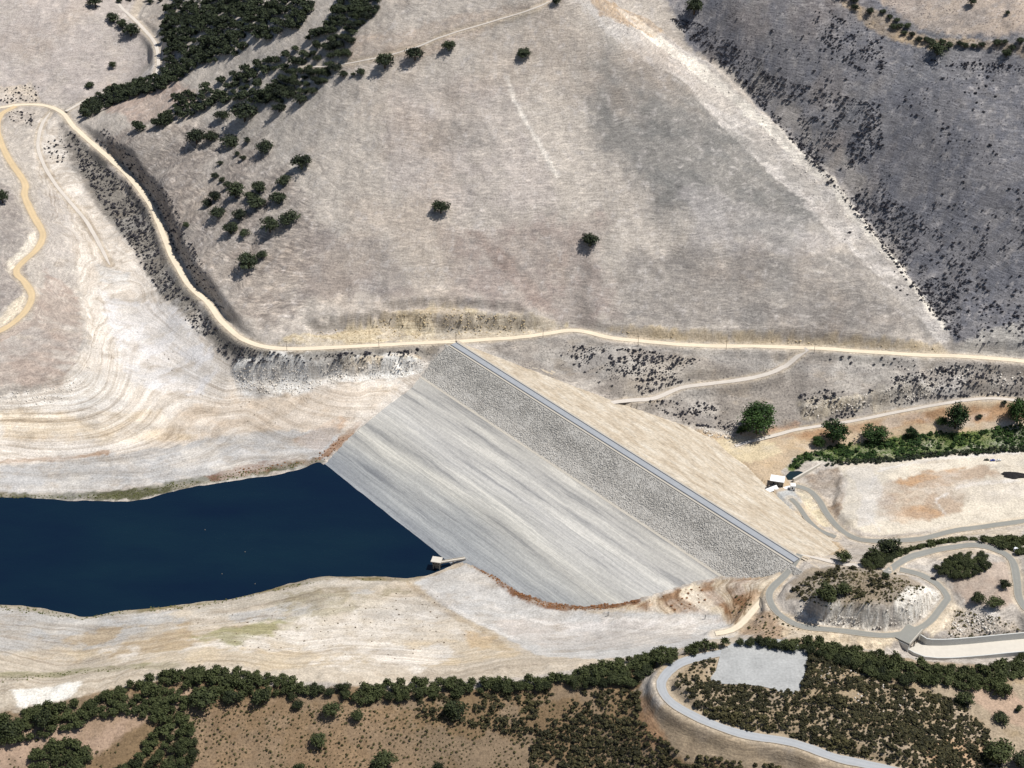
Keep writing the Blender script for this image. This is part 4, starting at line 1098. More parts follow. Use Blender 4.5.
# ---------------------------------------------------------------- intake tower
tp = P(437, 567.5, 0)
tower = empty('intake_tower', (tp[0], tp[1], 0), math.radians(-12))
TS = 0.74
tag(tower, 'concrete intake tower standing in the lake beside the dam face', 'tower')
TH = 8.2
mb = MB(); mb.box(-4.4, 4.4, -3.7, 3.7, TH, TH + 0.7); mb.build('roof', M['concrete_warm'], tower)
mb = MB(); mb.box(-3.3, 3.3, -2.6, 2.6, TH - 3.6, TH); mb.build('gate_room', M['concrete_dark'], tower)  # gate room, legs and shaft darker than the roof: shade put into colour
for sx in (-1, 1):
    for sy in (-1, 1):
        mb = MB(); mb.tube((sx * 2.7, sy * 2.0, -9), (sx * 2.7, sy * 2.0, TH - 3.6), 0.6, 0.6, 10); mb.build('leg', M['concrete_dark'], tower)
mb = MB(); mb.box(-1.8, 1.8, -1.3, 1.3, -9, TH - 3.6); mb.build('shaft', M['concrete_dark'], tower)
mb = MB()
for k in range(4): mb.box(-2.8 + k * 1.5, -1.9 + k * 1.5, -2.68, -2.603, TH - 2.8, TH - 1.2)
mb.build('window_row', M['black_glass'], tower)
be = on_dam(465.5, 559)
b0 = Vector((tp[0] + 3.2, tp[1] + 0.2, TH - 2.6)); b1 = Vector((be[0], be[1], be[2] + 0.8))
Mi = Matrix.Translation(tower.location) @ tower.rotation_euler.to_matrix().to_4x4()
l0 = Mi.inverted() @ b0; l1 = Mi.inverted() @ b1
d_ = (l1 - l0); hd = Vector((d_.x, d_.y, 0)).normalized(); pn = Vector((-hd.y, hd.x, 0))
def deck(mb, off0, off1, za, zb):
    bot = [l0 + pn * off0 + Vector((0, 0, za)), l1 + pn * off0 + Vector((0, 0, za)), l1 + pn * off1 + Vector((0, 0, za)), l0 + pn * off1 + Vector((0, 0, za))]
    top = [q + Vector((0, 0, zb - za)) for q in bot]
    mb.prism(bot, top)
mb = MB(); deck(mb, -1.2, 1.2, -0.5, 0.1); br = mb.build('footbridge', M['concrete_warm'], tower)
for s_ in (-1, 1):
    mb = MB(); deck(mb, s_ * 1.2 - 0.08, s_ * 1.2 + 0.08, 0.1, 1.1); mb.build('railing', M['concrete_warm'], br)
for f_ in (0.5,):
    q = l0.lerp(l1, f_); mb = MB(); mb.tube((q.x, q.y, -8), (q.x, q.y, q.z - 0.5), 0.6, 0.6, 8); mb.build('pier', M['concrete_dark'], br)

# buoys
for i, (px, py, lab) in enumerate([(205, 530, 'small pale buoy on the lake, farthest from the near shore'), (245, 552, 'small pale buoy in the middle of the lake'), (222, 574, 'small pale buoy, leftmost of the two near the shore'), (255, 584, 'small pale buoy nearest the near shore')]):
    q = P(px, py, 0)
    b_ = empty('buoy', q)
    tag(b_, lab, 'buoy', 'buoys on the lake')
    mb = MB(); mb.tube((0, 0, -0.4), (0, 0, 0.35), 0.5, 0.5, 10); mb.tube((0, 0, 0.35), (0, 0, 0.7), 0.5, 0.25, 10); mb.build('float', M['concrete_dark'], b_)
    mb = MB(); mb.tube((0, 0, 0.7), (0, 0, 1.3), 0.12, 0.05, 6); mb.build('mast', M['steel_dark'], b_)

# ---------------------------------------------------------------- outlet works
def gnd(px, py):
    return cast([(px, py)], GF)[0]
def house(name, label, pos, rz, lx, ly, h, roof, wall, roofm, door=True, win=2, over=0.5):
    t = empty(name, (pos[0], pos[1], pos[2] - 0.3), rz); tag(t, label, 'building')
    mb = MB(); mb.box(-lx / 2, lx / 2, -ly / 2, ly / 2, -1.5, h); mb.build('wall', M[wall], t)
    if roof == 'flat':
        mb = MB(); mb.box(-lx / 2 - over, lx / 2 + over, -ly / 2 - over, ly / 2 + over, h, h + 0.4); mb.build('roof', M[roofm], t)
    else:
        for s_, rm in ((-1, roofm), (1, 'steel_dark')):
            e = s_ * (ly / 2 + over)
            mb = MB()
            bot = [(-lx / 2 - over, e, h - 0.1), (lx / 2 + over, e, h - 0.1), (lx / 2 + over, 0, h + 1.7), (-lx / 2 - over, 0, h + 1.7)]
            if s_ > 0: bot = bot[::-1]
            mb.prism(bot, [(x, y, z + 0.25) for x, y, z in bot]); mb.build('roof_slope', M[rm], t)
    for k in range(win):
        x = -lx / 2 + lx * (k + 0.7) / (win + 0.9)
        w = MB(); w.box(x - 0.6, x + 0.6, -ly / 2 - 0.06, -ly / 2 - 0.003, h * 0.45, h * 0.8); wo = w.build('window', M['black_glass'], t)
        w = MB(); w.box(x - 0.75, x + 0.75, -ly / 2 - 0.14, -ly / 2 - 0.065, h * 0.45 - 0.2, h * 0.45 - 0.05); w.build('sill', M['concrete'], wo)
    if door:
        x = lx / 2 - 1.2
        w = MB(); w.box(x - 0.55, x + 0.55, -ly / 2 - 0.07, -ly / 2 - 0.004, 0.2, 2.4); do = w.build('door', M['steel_dark'], t)
        w = MB(); w.box(x + 0.3, x + 0.42, -ly / 2 - 0.16, -ly / 2 - 0.075, 1.2, 1.32); w.build('handle', M['concrete'], do)
    return t
house('control_house', 'control house with walls darkened for shade and bright white flat roof at the dam toe', gnd(777, 484), math.radians(-14), 11.5, 8.0, 6.2, 'flat', 'concrete_dark', 'white_roof', over=0.7)  # dark wall colour carries the shade of the house front
house('storage_shed', 'low shed with one white and one dark roof slope beside the control house', gnd(770.5, 490.5), math.radians(30), 11.5, 6.5, 2.4, 'gable', 'white_roof', 'white_roof', win=1)
house('valve_house', 'small tall white valve house at the head of the outlet channel', gnd(792.5, 490), math.radians(-5), 4.2, 4.2, 6.0, 'flat', 'white_roof', 'white_roof', win=1, over=0.2)
# slab beside the valve house
q = gnd(787, 488)
mb = MB(); mb.box(-3.5, 3.5, -1.6, 1.6, -0.8, 0.7); o = mb.build('concrete_slab', M['white_roof']); o.location = q; o.rotation_euler.z = 0.35
tag(o, 'low white concrete slab left of the small valve house', 'slab')
# pool below the outlet
pw = [gnd(*p) for p in ((786, 476), (790, 472), (798, 471), (806, 472), (800, 477), (793, 480), (788, 480))]
pz = float(np.mean([p[2] for p in pw])) + 0.5
mb = MB(); mb.prism([(p[0], p[1], pz - 1.5) for p in pw], [(p[0], p[1], pz) for p in pw])
tag(mb.build('outlet_pool', M['pond']), 'small dark pool beside the outlet buildings', 'pool', kind='structure')
wa = gnd(793, 482); wb = gnd(820, 465)
dv = Vector((wb[0] - wa[0], wb[1] - wa[1], 0)); ln_ = dv.length
o = MB().box(0, ln_, -0.8, 0.8, -4, 1.6).build('retaining_wall', M['concrete_warm'])
o.location = (wa[0], wa[1], max(wa[2], wb[2])); o.rotation_euler.z = math.atan2(dv.y, dv.x)
tag(o, 'thin pale retaining wall running diagonally beside the outlet pool', 'wall')

# ---------------------------------------------------------------- spillway
c0 = chute_ln[0]
spill = empty('spillway_chute', c0); tag(spill, 'pale concrete spillway chute running under the road to the right edge', 'spillway')
t_ = np.gradient(chute_ln[:, :2], axis=0); t_ /= np.linalg.norm(t_, axis=1)[:, None]
nr = np.column_stack([-t_[:, 1], t_[:, 0]])
def chute_strip(name, a, b, z0, z1, mat, parent=spill, i0=0, i1=None):
    i1 = len(chute_ln) if i1 is None else i1
    vv = []; ff = []
    for i in range(i0, i1):
        for off, z in ((a, z0), (b, z0), (b, z1), (a, z1)):
            p = chute_ln[i, :2] + nr[i] * off
            vv.append((p[0] - c0[0], p[1] - c0[1], chute_ln[i, 2] - c0[2] + z))
    m_ = i1 - i0
    for i in range(m_ - 1):
        for k in range(4):
            a_ = i * 4 + k; b_ = i * 4 + (k + 1) % 4
            ff.append((a_, a_ + 4, b_ + 4, b_))
    ff.append((0, 1, 2, 3)); e_ = (m_ - 1) * 4; ff.append((e_ + 3, e_ + 2, e_ + 1, e_))
    return mesh_obj(name, vv, ff, mat, parent)
chute_strip('floor_slab', -8.0, 8.0, -0.6, 0.15, M['concrete_warm'])
chute_strip('side_wall', 8.0, 8.9, -1.0, 6.5, M['concrete'])
chute_strip('side_wall', -8.9, -8.0, -1.0, 3.2, M['concrete'])
# road bridge over the chute with its dark portal
brd = empty('road_bridge', (pc[0], pc[1], 41.0), math.atan2(PD[1], PD[0]))
tag(brd, 'short concrete bridge with dark portal carrying the road over the spillway', 'bridge')
MB().box(-11.5, 0.6, -9.9, 9.9, 8.2, 9.6).build('deck', M['asphalt'], brd)
for s_ in (-1, 1):
    MB().box(-12.0, 0.3, s_ * 9.3 - 1.2, s_ * 9.3 + 1.2, -1.2, 8.2).build('abutment', M['concrete'], brd)
MB().box(-12.4, -11.8, -8.1, 8.1, -1.2, 8.2).build('back_wall', M['concrete_dark'], brd)  # dark colour stands for the shade inside the portal
MB().box(0.6, 1.0, -10.5, 10.5, 8.0, 10.7).build('parapet', M['concrete_warm'], brd)
MB().box(0.0, 0.8, -0.4, 0.4, 0.15, 8.2).build('pier', M['concrete_dark'], brd)

# ---------------------------------------------------------------- vehicles, poles
def car(label, px, py, rz, paint_rgb, kind='car', z=None):
    p = gnd(px, py)
    t = empty('parked_' + kind, (p[0], p[1], p[2] + 0.28), rz); tag(t, label, kind)
    pm = simple_mat('paint_%d_%d_%d' % paint_rgb, paint_rgb, 0.03, 0.5, rough=0.35, k=0.85, spec=0.5)
    prof = [(-2.25, 0.35), (2.25, 0.35), (2.3, 0.75), (2.0, 0.95), (1.0, 1.0), (-2.1, 1.02), (-2.3, 0.8)]
    if kind == 'trailer': prof = [(-4.5, 0.6), (4.5, 0.6), (4.7, 0.9), (4.6, 3.2), (4.3, 3.35), (-4.3, 3.35), (-4.6, 3.2), (-4.7, 0.9)]
    w = 0.9 if kind != 'trailer' else 1.25
    MB().prism([(x, -w, z_) for x, z_ in prof], [(x, w, z_) for x, z_ in prof]).build('body', pm, t)
    if kind != 'trailer':
        cab = [(-1.5, 1.02), (1.0, 1.0), (0.35, 1.5), (-1.2, 1.52)] if kind == 'car' else [(-0.3, 1.02), (1.2, 1.0), (0.7, 1.7), (-0.2, 1.72)]
        cb_ = MB().prism([(x, -0.8, z_) for x, z_ in cab], [(x, 0.8, z_) for x, z_ in cab]).build('cabin', M['black_glass'], t)
        x0, x1 = cab[3][0], cab[2][0]
        MB().box(x0, x1, -0.76, 0.76, cab[2][1] + 0.03, cab[2][1] + 0.12).build('roof', pm, cb_)
        for s_ in (-1, 1): MB().box(2.26, 2.34, s_ * 0.62 - 0.16, s_ * 0.62 + 0.16, 0.62, 0.78).build('headlight', M['white_roof'], t)
        ax = (-1.4, 1.45); 
    else:
        for k in (-2.5, 0, 2.5): MB().box(k - 0.6, k + 0.6, -w - 0.05, -w - 0.003, 1.7, 2.6).build('window', M['black_glass'], t)
        MB().box(3.2, 4.0, -w - 0.05, -w - 0.003, 0.8, 2.8).build('door', M['plaster'], t)
        ax = (-0.6, 0.6)
    for x in ax:
        for s_ in (-1, 1):
            wh = MB().tube((x, s_ * (w - 0.2), 0.34), (x, s_ * (w + 0.02), 0.34), 0.34, 0.34, 12).build('wheel', M['tyre'], t)
            MB().tube((x, s_ * (w + 0.021), 0.34), (x, s_ * (w + 0.03), 0.34), 0.2, 0.2, 8).build('rim', M['concrete'], wh)
    return t
car('dark car parked on the road shoulder beside the knoll', 933.5, 579.5, math.radians(-25), (34, 36, 40))
car('white trailer beside the road at the far right edge', 1019, 553, math.radians(-35), (238, 240, 244), 'trailer')
car('small blue pickup parked on the pale terrace', 992.5, 461, math.radians(5), (52, 70, 150), 'pickup')
car('small white car parked on the pale terrace', 998.5, 461, math.radians(12), (225, 225, 222))
car('small dark pickup parked on the pale terrace', 986.5, 460.5, math.radians(-8), (66, 70, 60), 'pickup')

for i, px_py in enumerate([(287, 351), (379, 347.5), (456, 341.5), (543, 338), (638, 346), (726, 350), (814, 353.5)]):
    p = gnd(*px_py)
    t = empty('utility_pole', p)
    tag(t, ['utility pole by the far road bend, leftmost of the row', 'second utility pole from the left along the far road', 'utility pole at the upper end of the dam crest', 'utility pole where the far road humps right of the dam crest', 'third utility pole from the right along the far road', 'second utility pole from the right along the far road', 'rightmost utility pole, where the grey track joins the far road'][i], 'utility pole', 'utility poles along the far road')
    MB().tube((0, 0, -1), (0, 0, 11.5), 0.22, 0.14, 8).build('post', M['wood'], t)
    MB().box(-1.4, 1.4, -0.1, 0.1, 10.4, 10.65).build('crossarm', M['wood'], t)
    for x in (-1.2, 0.5, 1.2): MB().tube((x, 0, 10.65), (x, 0, 10.95), 0.09, 0.06, 6).build('insulator', M['concrete'], t)
for px, py, lab in ((608, 616, 'dark marker post on the white flat, nearer the lake'), (705, 619, 'dark marker post on the white flat, nearer the ramp')):
    p = gnd(px, py); t = empty('marker_post', p); tag(t, lab, 'post', 'marker posts on the white flat')
    MB().tube((0, 0, -0.8), (0, 0, 4.6), 0.3, 0.25, 8).build('pole', M['steel_dark'], t)
    MB().box(-0.5, 0.5, -0.34, -0.28, 3.4, 4.5).build('gauge_plate', M['concrete'], t)

# dark heap on the terrace
p = gnd(1013, 475.5)
nu, nv = 26, 9
vv = [(0, 0, 3.2)]; ff = []
for j in range(1, nv):
    r_ = j / (nv - 1)
    for i in range(nu):
        a = 2 * math.pi * i / nu
        wob = 1 + 0.14 * math.sin(3 * a + 1) + 0.08 * math.sin(7 * a)
        vv.append((12.5 * r_ * wob * math.cos(a), 5.5 * r_ * wob * math.sin(a), 3.2 * (1 - r_ ** 1.6) + 0.25 * random.uniform(-1, 1) - (1.0 if j == nv - 1 else 0)))
for i in range(nu): ff.append((0, 1 + i, 1 + (i + 1) % nu))
for j in range(1, nv - 1):
    for i in range(nu):
        a = 1 + (j - 1) * nu + i; b = 1 + (j - 1) * nu + (i + 1) % nu
        ff.append((a, a + nu, b + nu, b))
o = mesh_obj('spoil_heap', vv, ff, M['dark_pile']); o.location = p
tag(o, 'low dark heap on the pale terrace at the right edge', 'heap')

# ---------------------------------------------------------------- trees
def crown_mesh(name, mat, seed, n_lobes, leaves, leaf, h, squash=0.8, base=0.22, taper=0.0):
    """unit-width crown (width 1) made of leaf-clump faces spread over lobes"""
    rg = np.random.RandomState(seed)
    lobes = []
    for i in range(n_lobes):
        for tr in range(30):
            v = rg.normal(size=3); v /= np.linalg.norm(v); r_ = rg.uniform(0.25, 1) ** 0.6
            q = v * r_
            if q[2] > -0.55: break
        rr = rg.uniform(0.13, 0.24) * (1.15 - 0.3 * r_)
        shr = 1 - taper * (q[2] * 0.5 + 0.5)
        lobes.append((q[0] * 0.36 * shr, q[1] * 0.36 * shr, h * (base + 0.5 * (1 - base) + 0.36 * q[2] * (1 - base)), rr))
    lobes.append((0, 0, h * 0.55, 0.26))
    lobes = np.array(lobes)
    w_ = lobes[:, 3] ** 2; w_ /= w_.sum()
    li = rg.choice(len(lobes), leaves, p=w_)
    d_ = rg.normal(size=(leaves, 3)); d_ /= np.linalg.norm(d_, axis=1)[:, None]
    d_[:, 2] = np.where(d_[:, 2] < -0.3, -d_[:, 2], d_[:, 2])
    rad = lobes[li, 3] * rg.uniform(0.45, 1.22, leaves)
    c = lobes[li, :3] + d_ * rad[:, None] * np.array([1, 1, squash])
    nrm_ = d_ + np.array([0, 0, 0.35]) + rg.normal(scale=0.6, size=(leaves, 3)); nrm_ /= np.linalg.norm(nrm_, axis=1)[:, None]
    up_ = rg.normal(size=(leaves, 3))
    u_ = np.cross(nrm_, up_); u_ /= np.linalg.norm(u_, axis=1)[:, None] + 1e-9
    v_ = np.cross(nrm_, u_)
    sz = leaf * rg.uniform(0.6, 1.35, leaves)
    V = np.empty((leaves, 4, 3))
    for k, (a, b) in enumerate(((-1, -0.6), (0.7, -1), (1, 0.7), (-0.6, 1))):
        V[:, k] = c + u_ * (a * sz)[:, None] + v_ * (b * sz)[:, None] * 0.8
    F = np.arange(leaves * 4).reshape(-1, 4)
    return V.reshape(-1, 3), F

def trunk_arrays(h, seed):
    rg = random.Random(seed)
    mb = MB()
    mb.tube((0, 0, -0.08), (0.01, 0.01, h * 0.42), 0.045, 0.028, 7)
    for k in range(4):
        a = k * 1.57 + rg.uniform(-0.5, 0.5)
        mb.tube((0.01, 0.01, h * rg.uniform(0.22, 0.38)), (0.26 * math.cos(a), 0.26 * math.sin(a), h * rg.uniform(0.5, 0.7)), 0.024, 0.010, 5)
    return mb

KIND = {}
def make_kind(key, mat, variants, **kw):
    out = []
    for v in range(variants):
        Vc, Fc = crown_mesh(key, mat, hash_seed(key) + v * 17, **kw)
        mc = np_mesh('crown', Vc, Fc, M[mat])
        tb = trunk_arrays(kw['h'], v + 3)
        mt = bpy.data.meshes.new('trunk'); mt.from_pydata([tuple(map(float, q)) for q in tb.v], [], tb.f); mt.update(); mt.materials.append(M['bark'])
        out.append((mc, mt, Vc, Fc))
    KIND[key] = out
def hash_seed(k): return sum(ord(c) * (i + 3) for i, c in enumerate(k)) % 9973
make_kind('oak', 'oak', 8, n_lobes=22, leaves=1200, leaf=0.032, h=0.66, base=0.0)
make_kind('ridge_oak', 'ridge_oak', 8, n_lobes=22, leaves=1300, leaf=0.031, h=0.70, base=0.0)
make_kind('oak_far', 'oak', 5, n_lobes=20, leaves=420, leaf=0.055, h=0.66, base=0.0)
make_kind('ridge_far', 'ridge_oak', 5, n_lobes=20, leaves=480, leaf=0.050, h=0.70, base=0.0)
make_kind('willow', 'willow', 5, n_lobes=26, leaves=2200, leaf=0.024, h=0.86, base=-0.12)
make_kind('tall', 'willow', 2, n_lobes=40, leaves=4600, leaf=0.019, h=1.0, taper=0.1, base=-0.14)

TREES = {'count': 0}
def tree(name, key, pos, width, label, group=None, hs=1.0, cat='tree'):
    rg = random
    var = rg.choice(KIND[key])
    t = bpy.data.objects.new(name, None); COL.objects.link(t); t.empty_display_size = 1
    t.location = (float(pos[0]), float(pos[1]), float(pos[2]) - 0.2)
    t.rotation_euler = (0, 0, rg.uniform(0, 6.28))
    t.scale = (width * rg.uniform(0.82, 1.18), width * rg.uniform(0.82, 1.18), width * hs * rg.uniform(0.8, 1.05))
    tag(t, label, cat, group)
    for nm, me_ in (('trunk', var[1]), ('crown', var[0])):
        o = bpy.data.objects.new(nm, me_); COL.objects.link(o); o.parent = t
    TREES['count'] += 1
    return t

def mpp(p):
    return float(np.linalg.norm(np.asarray(p) - CAM)) / FPX

def scatter(pix, spacing, n_try, seed, patch=0.0, pscale=30, avoid_road=2.5, smin=1.0, smax=1.0, aniso=1.0):
    """points on the ground inside a surveyed outline, at least `spacing` apart"""
    rg = np.random.RandomState(seed)
    poly = np.asarray(pix, float)
    x0, y0 = poly.min(0); x1, y1 = poly.max(0)
    q = np.column_stack([rg.uniform(x0, x1, n_try), rg.uniform(y0, y1, n_try)])
    q = q[poly_sd(poly, q[:, 0], q[:, 1]) < 0]
    if len(q) == 0: return np.zeros((0, 3))
    w = cast(q, GF)
    if patch:
        nz = fbm(w[:, 0] * aniso, w[:, 1], pscale, 3, seed + 300)
        th = patch * 2 - 1.0
        nz = nz + 0.35 * fbm(w[:, 0], w[:, 1], pscale * 0.3, 2, seed + 320)
        w = w[rg.rand(len(w)) < sstep(th - 0.22, th + 0.22, nz)]
    ix = np.clip(((w[:, 0] - gx[nlx]) / STEP).astype(int), 0, ncx - 1); iy = np.clip(((w[:, 1] - gy[nly]) / STEP).astype(int), 0, ncy - 1)
    w = w[(ROADD[iy, ix] > avoid_road) & (sdDam[iy, ix] > 1.0)]
    out = []; grid = {}
    for p in w:
        s_ = spacing * rg.uniform(smin, smax)
        k = (int(p[0] // spacing), int(p[1] // spacing)); ok = True
        for a in (-1, 0, 1):
            for b in (-1, 0, 1):
                for r_ in grid.get((k[0] + a, k[1] + b), ()):
                    if (r_[0] - p[0]) ** 2 + (r_[1] - p[1]) ** 2 < s_ * s_: ok = False; break
                if not ok: break
            if not ok: break
        if ok:
            grid.setdefault(k, []).append(p); out.append(p)
    return np.array(out) if out else np.zeros((0, 3))

def merged(name, key, pts, wmin, wmax, mat, label, cat, seed, hs=1.0, skew=1.0):
    """many small plants joined into one mass"""
    rg = np.random.RandomState(seed)
    Vs = []; Fs = []; base = 0
    for p in pts:
        Vc, Fc = KIND[key][rg.randint(len(KIND[key]))][2:4]
        w = wmin + (wmax - wmin) * rg.rand() ** skew; a = rg.uniform(0, 6.28); c, s_ = math.cos(a) * w, math.sin(a) * w
        q = np.column_stack([Vc[:, 0] * c - Vc[:, 1] * s_ + p[0], Vc[:, 0] * s_ + Vc[:, 1] * c + p[1], Vc[:, 2] * w * hs * rg.uniform(0.75, 1.25) + p[2] - 0.1])
        Vs.append(q); Fs.append(Fc + base); base += len(q)
    if not Vs: return None
    o = link_mesh(name, np_mesh(name, np.vstack(Vs), np.vstack(Fs), M[mat]))
    tag(o, label, cat, kind='stuff')
    return o

# the oak wood in the upper left
WOOD_A = [(78, 113), (95, 96), (112, 88), (160, 78), (168, 55), (162, 25), (180, -14), (306, -14), (312, 8), (300, 28), (262, 42), (232, 58), (200, 66), (182, 78), (166, 90), (122, 102), (88, 119)]
WOOD_B = [(136, 130), (165, 116), (188, 96), (220, 82), (262, 64), (300, 48), (335, 14), (345, -14), (392, -14), (378, 12), (356, 30), (346, 62), (322, 88), (302, 100), (262, 106), (226, 103), (200, 113), (170, 125), (146, 133)]
wood = np.vstack([scatter(WOOD_A, 6.2, 7000, 1, 0.34, 30, 3), scatter(WOOD_B, 6.2, 7000, 2, 0.32, 30, 3)])
order = np.argsort([np.linalg.norm(p - CAM) for p in wood]); wood = wood[order]
print('wood', len(wood))
for p in wood[:70]:
    tree('oak_tree', 'oak', p, random.uniform(9.5, 16), 'dark green oak crowded in the dense wood at upper left', 'oaks of the upper left wood')
if len(wood) > 70: merged('oak_wood', 'oak_far', wood[70:], 8, 16.5, 'oak', 'far part of the dense dark oak wood at upper left', 'wood', 5)

# grove on the slope above the road bend
GROVE = [(197, 144, 20), (211, 141, 15), (230, 146, 18), (265, 153, 17), (247, 143, 8), (237, 156, 8), (243, 160, 7), (220, 165, 7), (215, 178, 9), (222, 182, 8), (283, 185, 16), (215, 201, 15), (236, 198, 20), (259, 193, 18), (278, 203, 17), (257, 208, 18), (218, 217, 16), (239, 219, 16), (231, 234, 17), (245, 236, 11), (186, 227, 8), (222, 119, 14), (279, 112, 14), (300, 104, 15), (228, 188, 12), (207, 206, 12), (250, 200, 14)]
GROVE_LABEL = {(197, 144): 'leftmost of the four round oaks along the top of the loose grove', (211, 141): 'second from the left of the four oaks topping the loose grove', (230, 146): 'third from the left of the four oaks topping the loose grove', (265, 153): 'rightmost of the four round oaks along the top of the loose grove',
 (283, 185): 'round oak just below the spreading oak at the grove tip', (215, 201): 'left end oak of the crowded middle row in the loose grove', (236, 198): 'second oak from the left in the middle row of the loose grove', (259, 193): 'third oak from the left in the middle row of the loose grove', (278, 203): 'right end oak of the crowded middle row in the loose grove',
 (257, 208): 'oak tucked under the right half of the grove middle row', (250, 200): 'oak squeezed in the centre of the grove middle row', (218, 217): 'left oak of the pair below the grove middle row', (239, 219): 'right oak of the pair below the grove middle row', (231, 234): 'oak by itself at the lower left of the loose grove',
 (222, 119): 'oak just under the left half of the dense wood edge', (279, 112): 'oak just under the right half of the dense wood edge', (300, 104): 'oak against the right end of the dense wood lower edge'}
for px, py, w in GROVE:
    p = gnd(px, py)
    lab = GROVE_LABEL.get((px, py))
    tree('oak_tree', 'oak', p, w * mpp(p) * 1.15, lab or 'small young oak in the loose grove above the road bend', 'oaks of the loose grove' if lab else 'young oaks of the loose grove')
LONE = [
 (302, 169, 21, 'oak with spreading crown at the right tip of the loose grove'),
 (270, 232, 20, 'left oak of the touching pair low in the loose grove'),
 (289, 224, 21, 'right oak of the touching pair low in the loose grove'),
 (249, 268, 22, 'large dark oak lowest in the grove, just above the road'),
 (262, 258, 12, 'small oak touching the lowest large oak of the grove'),
 (245, 121, 24, 'wide oak standing just below the edge of the dense wood'),
 (694, 14, 20, 'lone dark oak on the far side of the ridge, top right of the hill'),
 (523, 57, 14, 'lone oak high on the hill just above the pale scratch'),
 (449, 51, 13, 'small oak under the ridge trail, rightmost of the trail row'),
 (415, 60, 19, 'round oak under the ridge trail, second from the right'),
 (385, 68, 21, 'large oak under the ridge trail, third from the right'),
 (361, 75, 10, 'small oak under the ridge trail near the wood edge'),
 (353, 76, 6, 'tiny bush between two oaks at the end of the ridge trail'),
 (343, 77, 10, 'small oak where the ridge trail meets the wood'),
 (441, 213, 17, 'lone round oak standing in the middle of the pale hill'),
 (590, 246, 20, 'lone dark oak low on the hill above the dam'),
 (556, 4, 11, 'small dark oak at the top edge where the ridge trail ends'),
 (937, 55, 18, 'dark oak below the tree belt at the top right'),
 (1006, 57, 11, 'small oak below the tree belt at the far top right'),
 (971, 6, 11, 'small oak in the tan field at the top right'),
 (1007, 15, 7, 'tiny bush in the tan field at the top right'),
 (90, 88, 9, 'lone bush left of the pale track, nearest the road fork'),
 (113, 68, 8, 'lone bush left of the pale track, farther up the valley'),
 (174, 98, 8, 'small bush on the bare patch inside the wood'),
 (96, 8, 18, 'big oak at the top left edge, left of the track'),
 (114, 22, 13, 'oak beside the upper left track, upper of the row'),
 (122, 28, 13, 'oak beside the upper left track, middle of the row'),
 (131, 36, 17, 'oak beside the upper left track, lowest of the row'),
 (3, 203, 16, 'dark oak cut by the left edge beside the orange road'),
]
for px, py, w, lab in LONE:
    p = gnd(px, py); bs = 'bush' in lab.split(' ')[:3]; tree('bush' if bs else 'oak_tree', 'oak', p, w * mpp(p) * 1.15, lab, None, 1.05, 'bush' if bs else 'tree')

belt = scatter([(838, -4), (862, 2), (890, 18), (930, 40), (970, 46), (1030, 42), (1030, 52), (970, 52), (925, 47), (885, 26), (850, 10)], 7, 500, 31, 0, avoid_road=0)
for p in belt: tree('oak_tree', 'oak', p, random.uniform(8, 12), 'dark oak in the narrow belt at the top right', 'oaks of the top right belt')
top = scatter([(100, -14), (165, -14), (160, 4), (112, 4)], 9, 90, 32, 0)
for p in top: tree('oak_tree', 'oak', p, random.uniform(9, 13), 'oak cut by the top edge left of the wood', 'oaks at the top edge')

# ridge trees in front
R1 = [(-25, 726), (30, 712), (80, 706), (112, 692), (170, 674), (230, 670), (272, 678), (312, 690), (348, 690), (346, 699), (300, 700), (250, 697), (200, 702), (182, 708), (198, 738), (192, 785), (108, 785), (140, 752), (162, 726), (130, 716), (92, 724), (42, 740), (-25, 756)]
R2 = [(345, 696), (380, 687), (450, 682), (520, 683), (560, 679), (600, 668), (650, 657), (690, 650), (735, 645), (700, 655), (655, 668), (635, 686), (600, 688), (540, 690), (480, 695), (420, 700), (360, 704)]
R3 = [(735, 643), (800, 642), (830, 645), (860, 653), (900, 662), (940, 672), (1000, 668), (1040, 656), (1040, 674), (1004, 680), (1008, 698), (962, 690), (930, 686), (900, 686), (870, 676), (840, 665), (800, 652), (740, 646)]
ridge_rest = [scatter([(30, 772), (36, 752), (52, 743), (80, 744), (92, 756), (88, 785), (34, 785)], 4.4, 900, 46, 0.25, 16, 1.0)]
for poly, n_, seed, lab, grp, sp, cap in ((R1, 4000, 41, 'olive green oak in the thicket at the lower left', 'oaks of the lower left thicket', 4.6, 40),
                               (R2, 3000, 42, 'olive green oak in the dark tree belt below the white flat', 'oaks of the belt below the white flat', 4.3, 30),
                               (R3, 3000, 43, 'olive green oak in the belt between gravel pad and spillway', 'oaks of the belt by the spillway', 4.3, 30)):
    pts = scatter(poly, sp, n_, seed, 0.2 if poly is R1 else 0.0, 22, 1.0)
    pts = pts[np.argsort([np.linalg.norm(p - CAM) for p in pts])]
    print(lab, len(pts))
    for p in pts[:cap]: tree('oak_tree', 'ridge_oak', p, random.uniform(7.5, 12.0), lab, grp, 1.05)
    ridge_rest.append(pts[cap:])
merged('ridge_thicket', 'ridge_far', np.vstack(ridge_rest), 7.0, 11.5, 'ridge_oak', 'unbroken mass of olive green oaks along the near ridge', 'thicket', 6, 1.05)
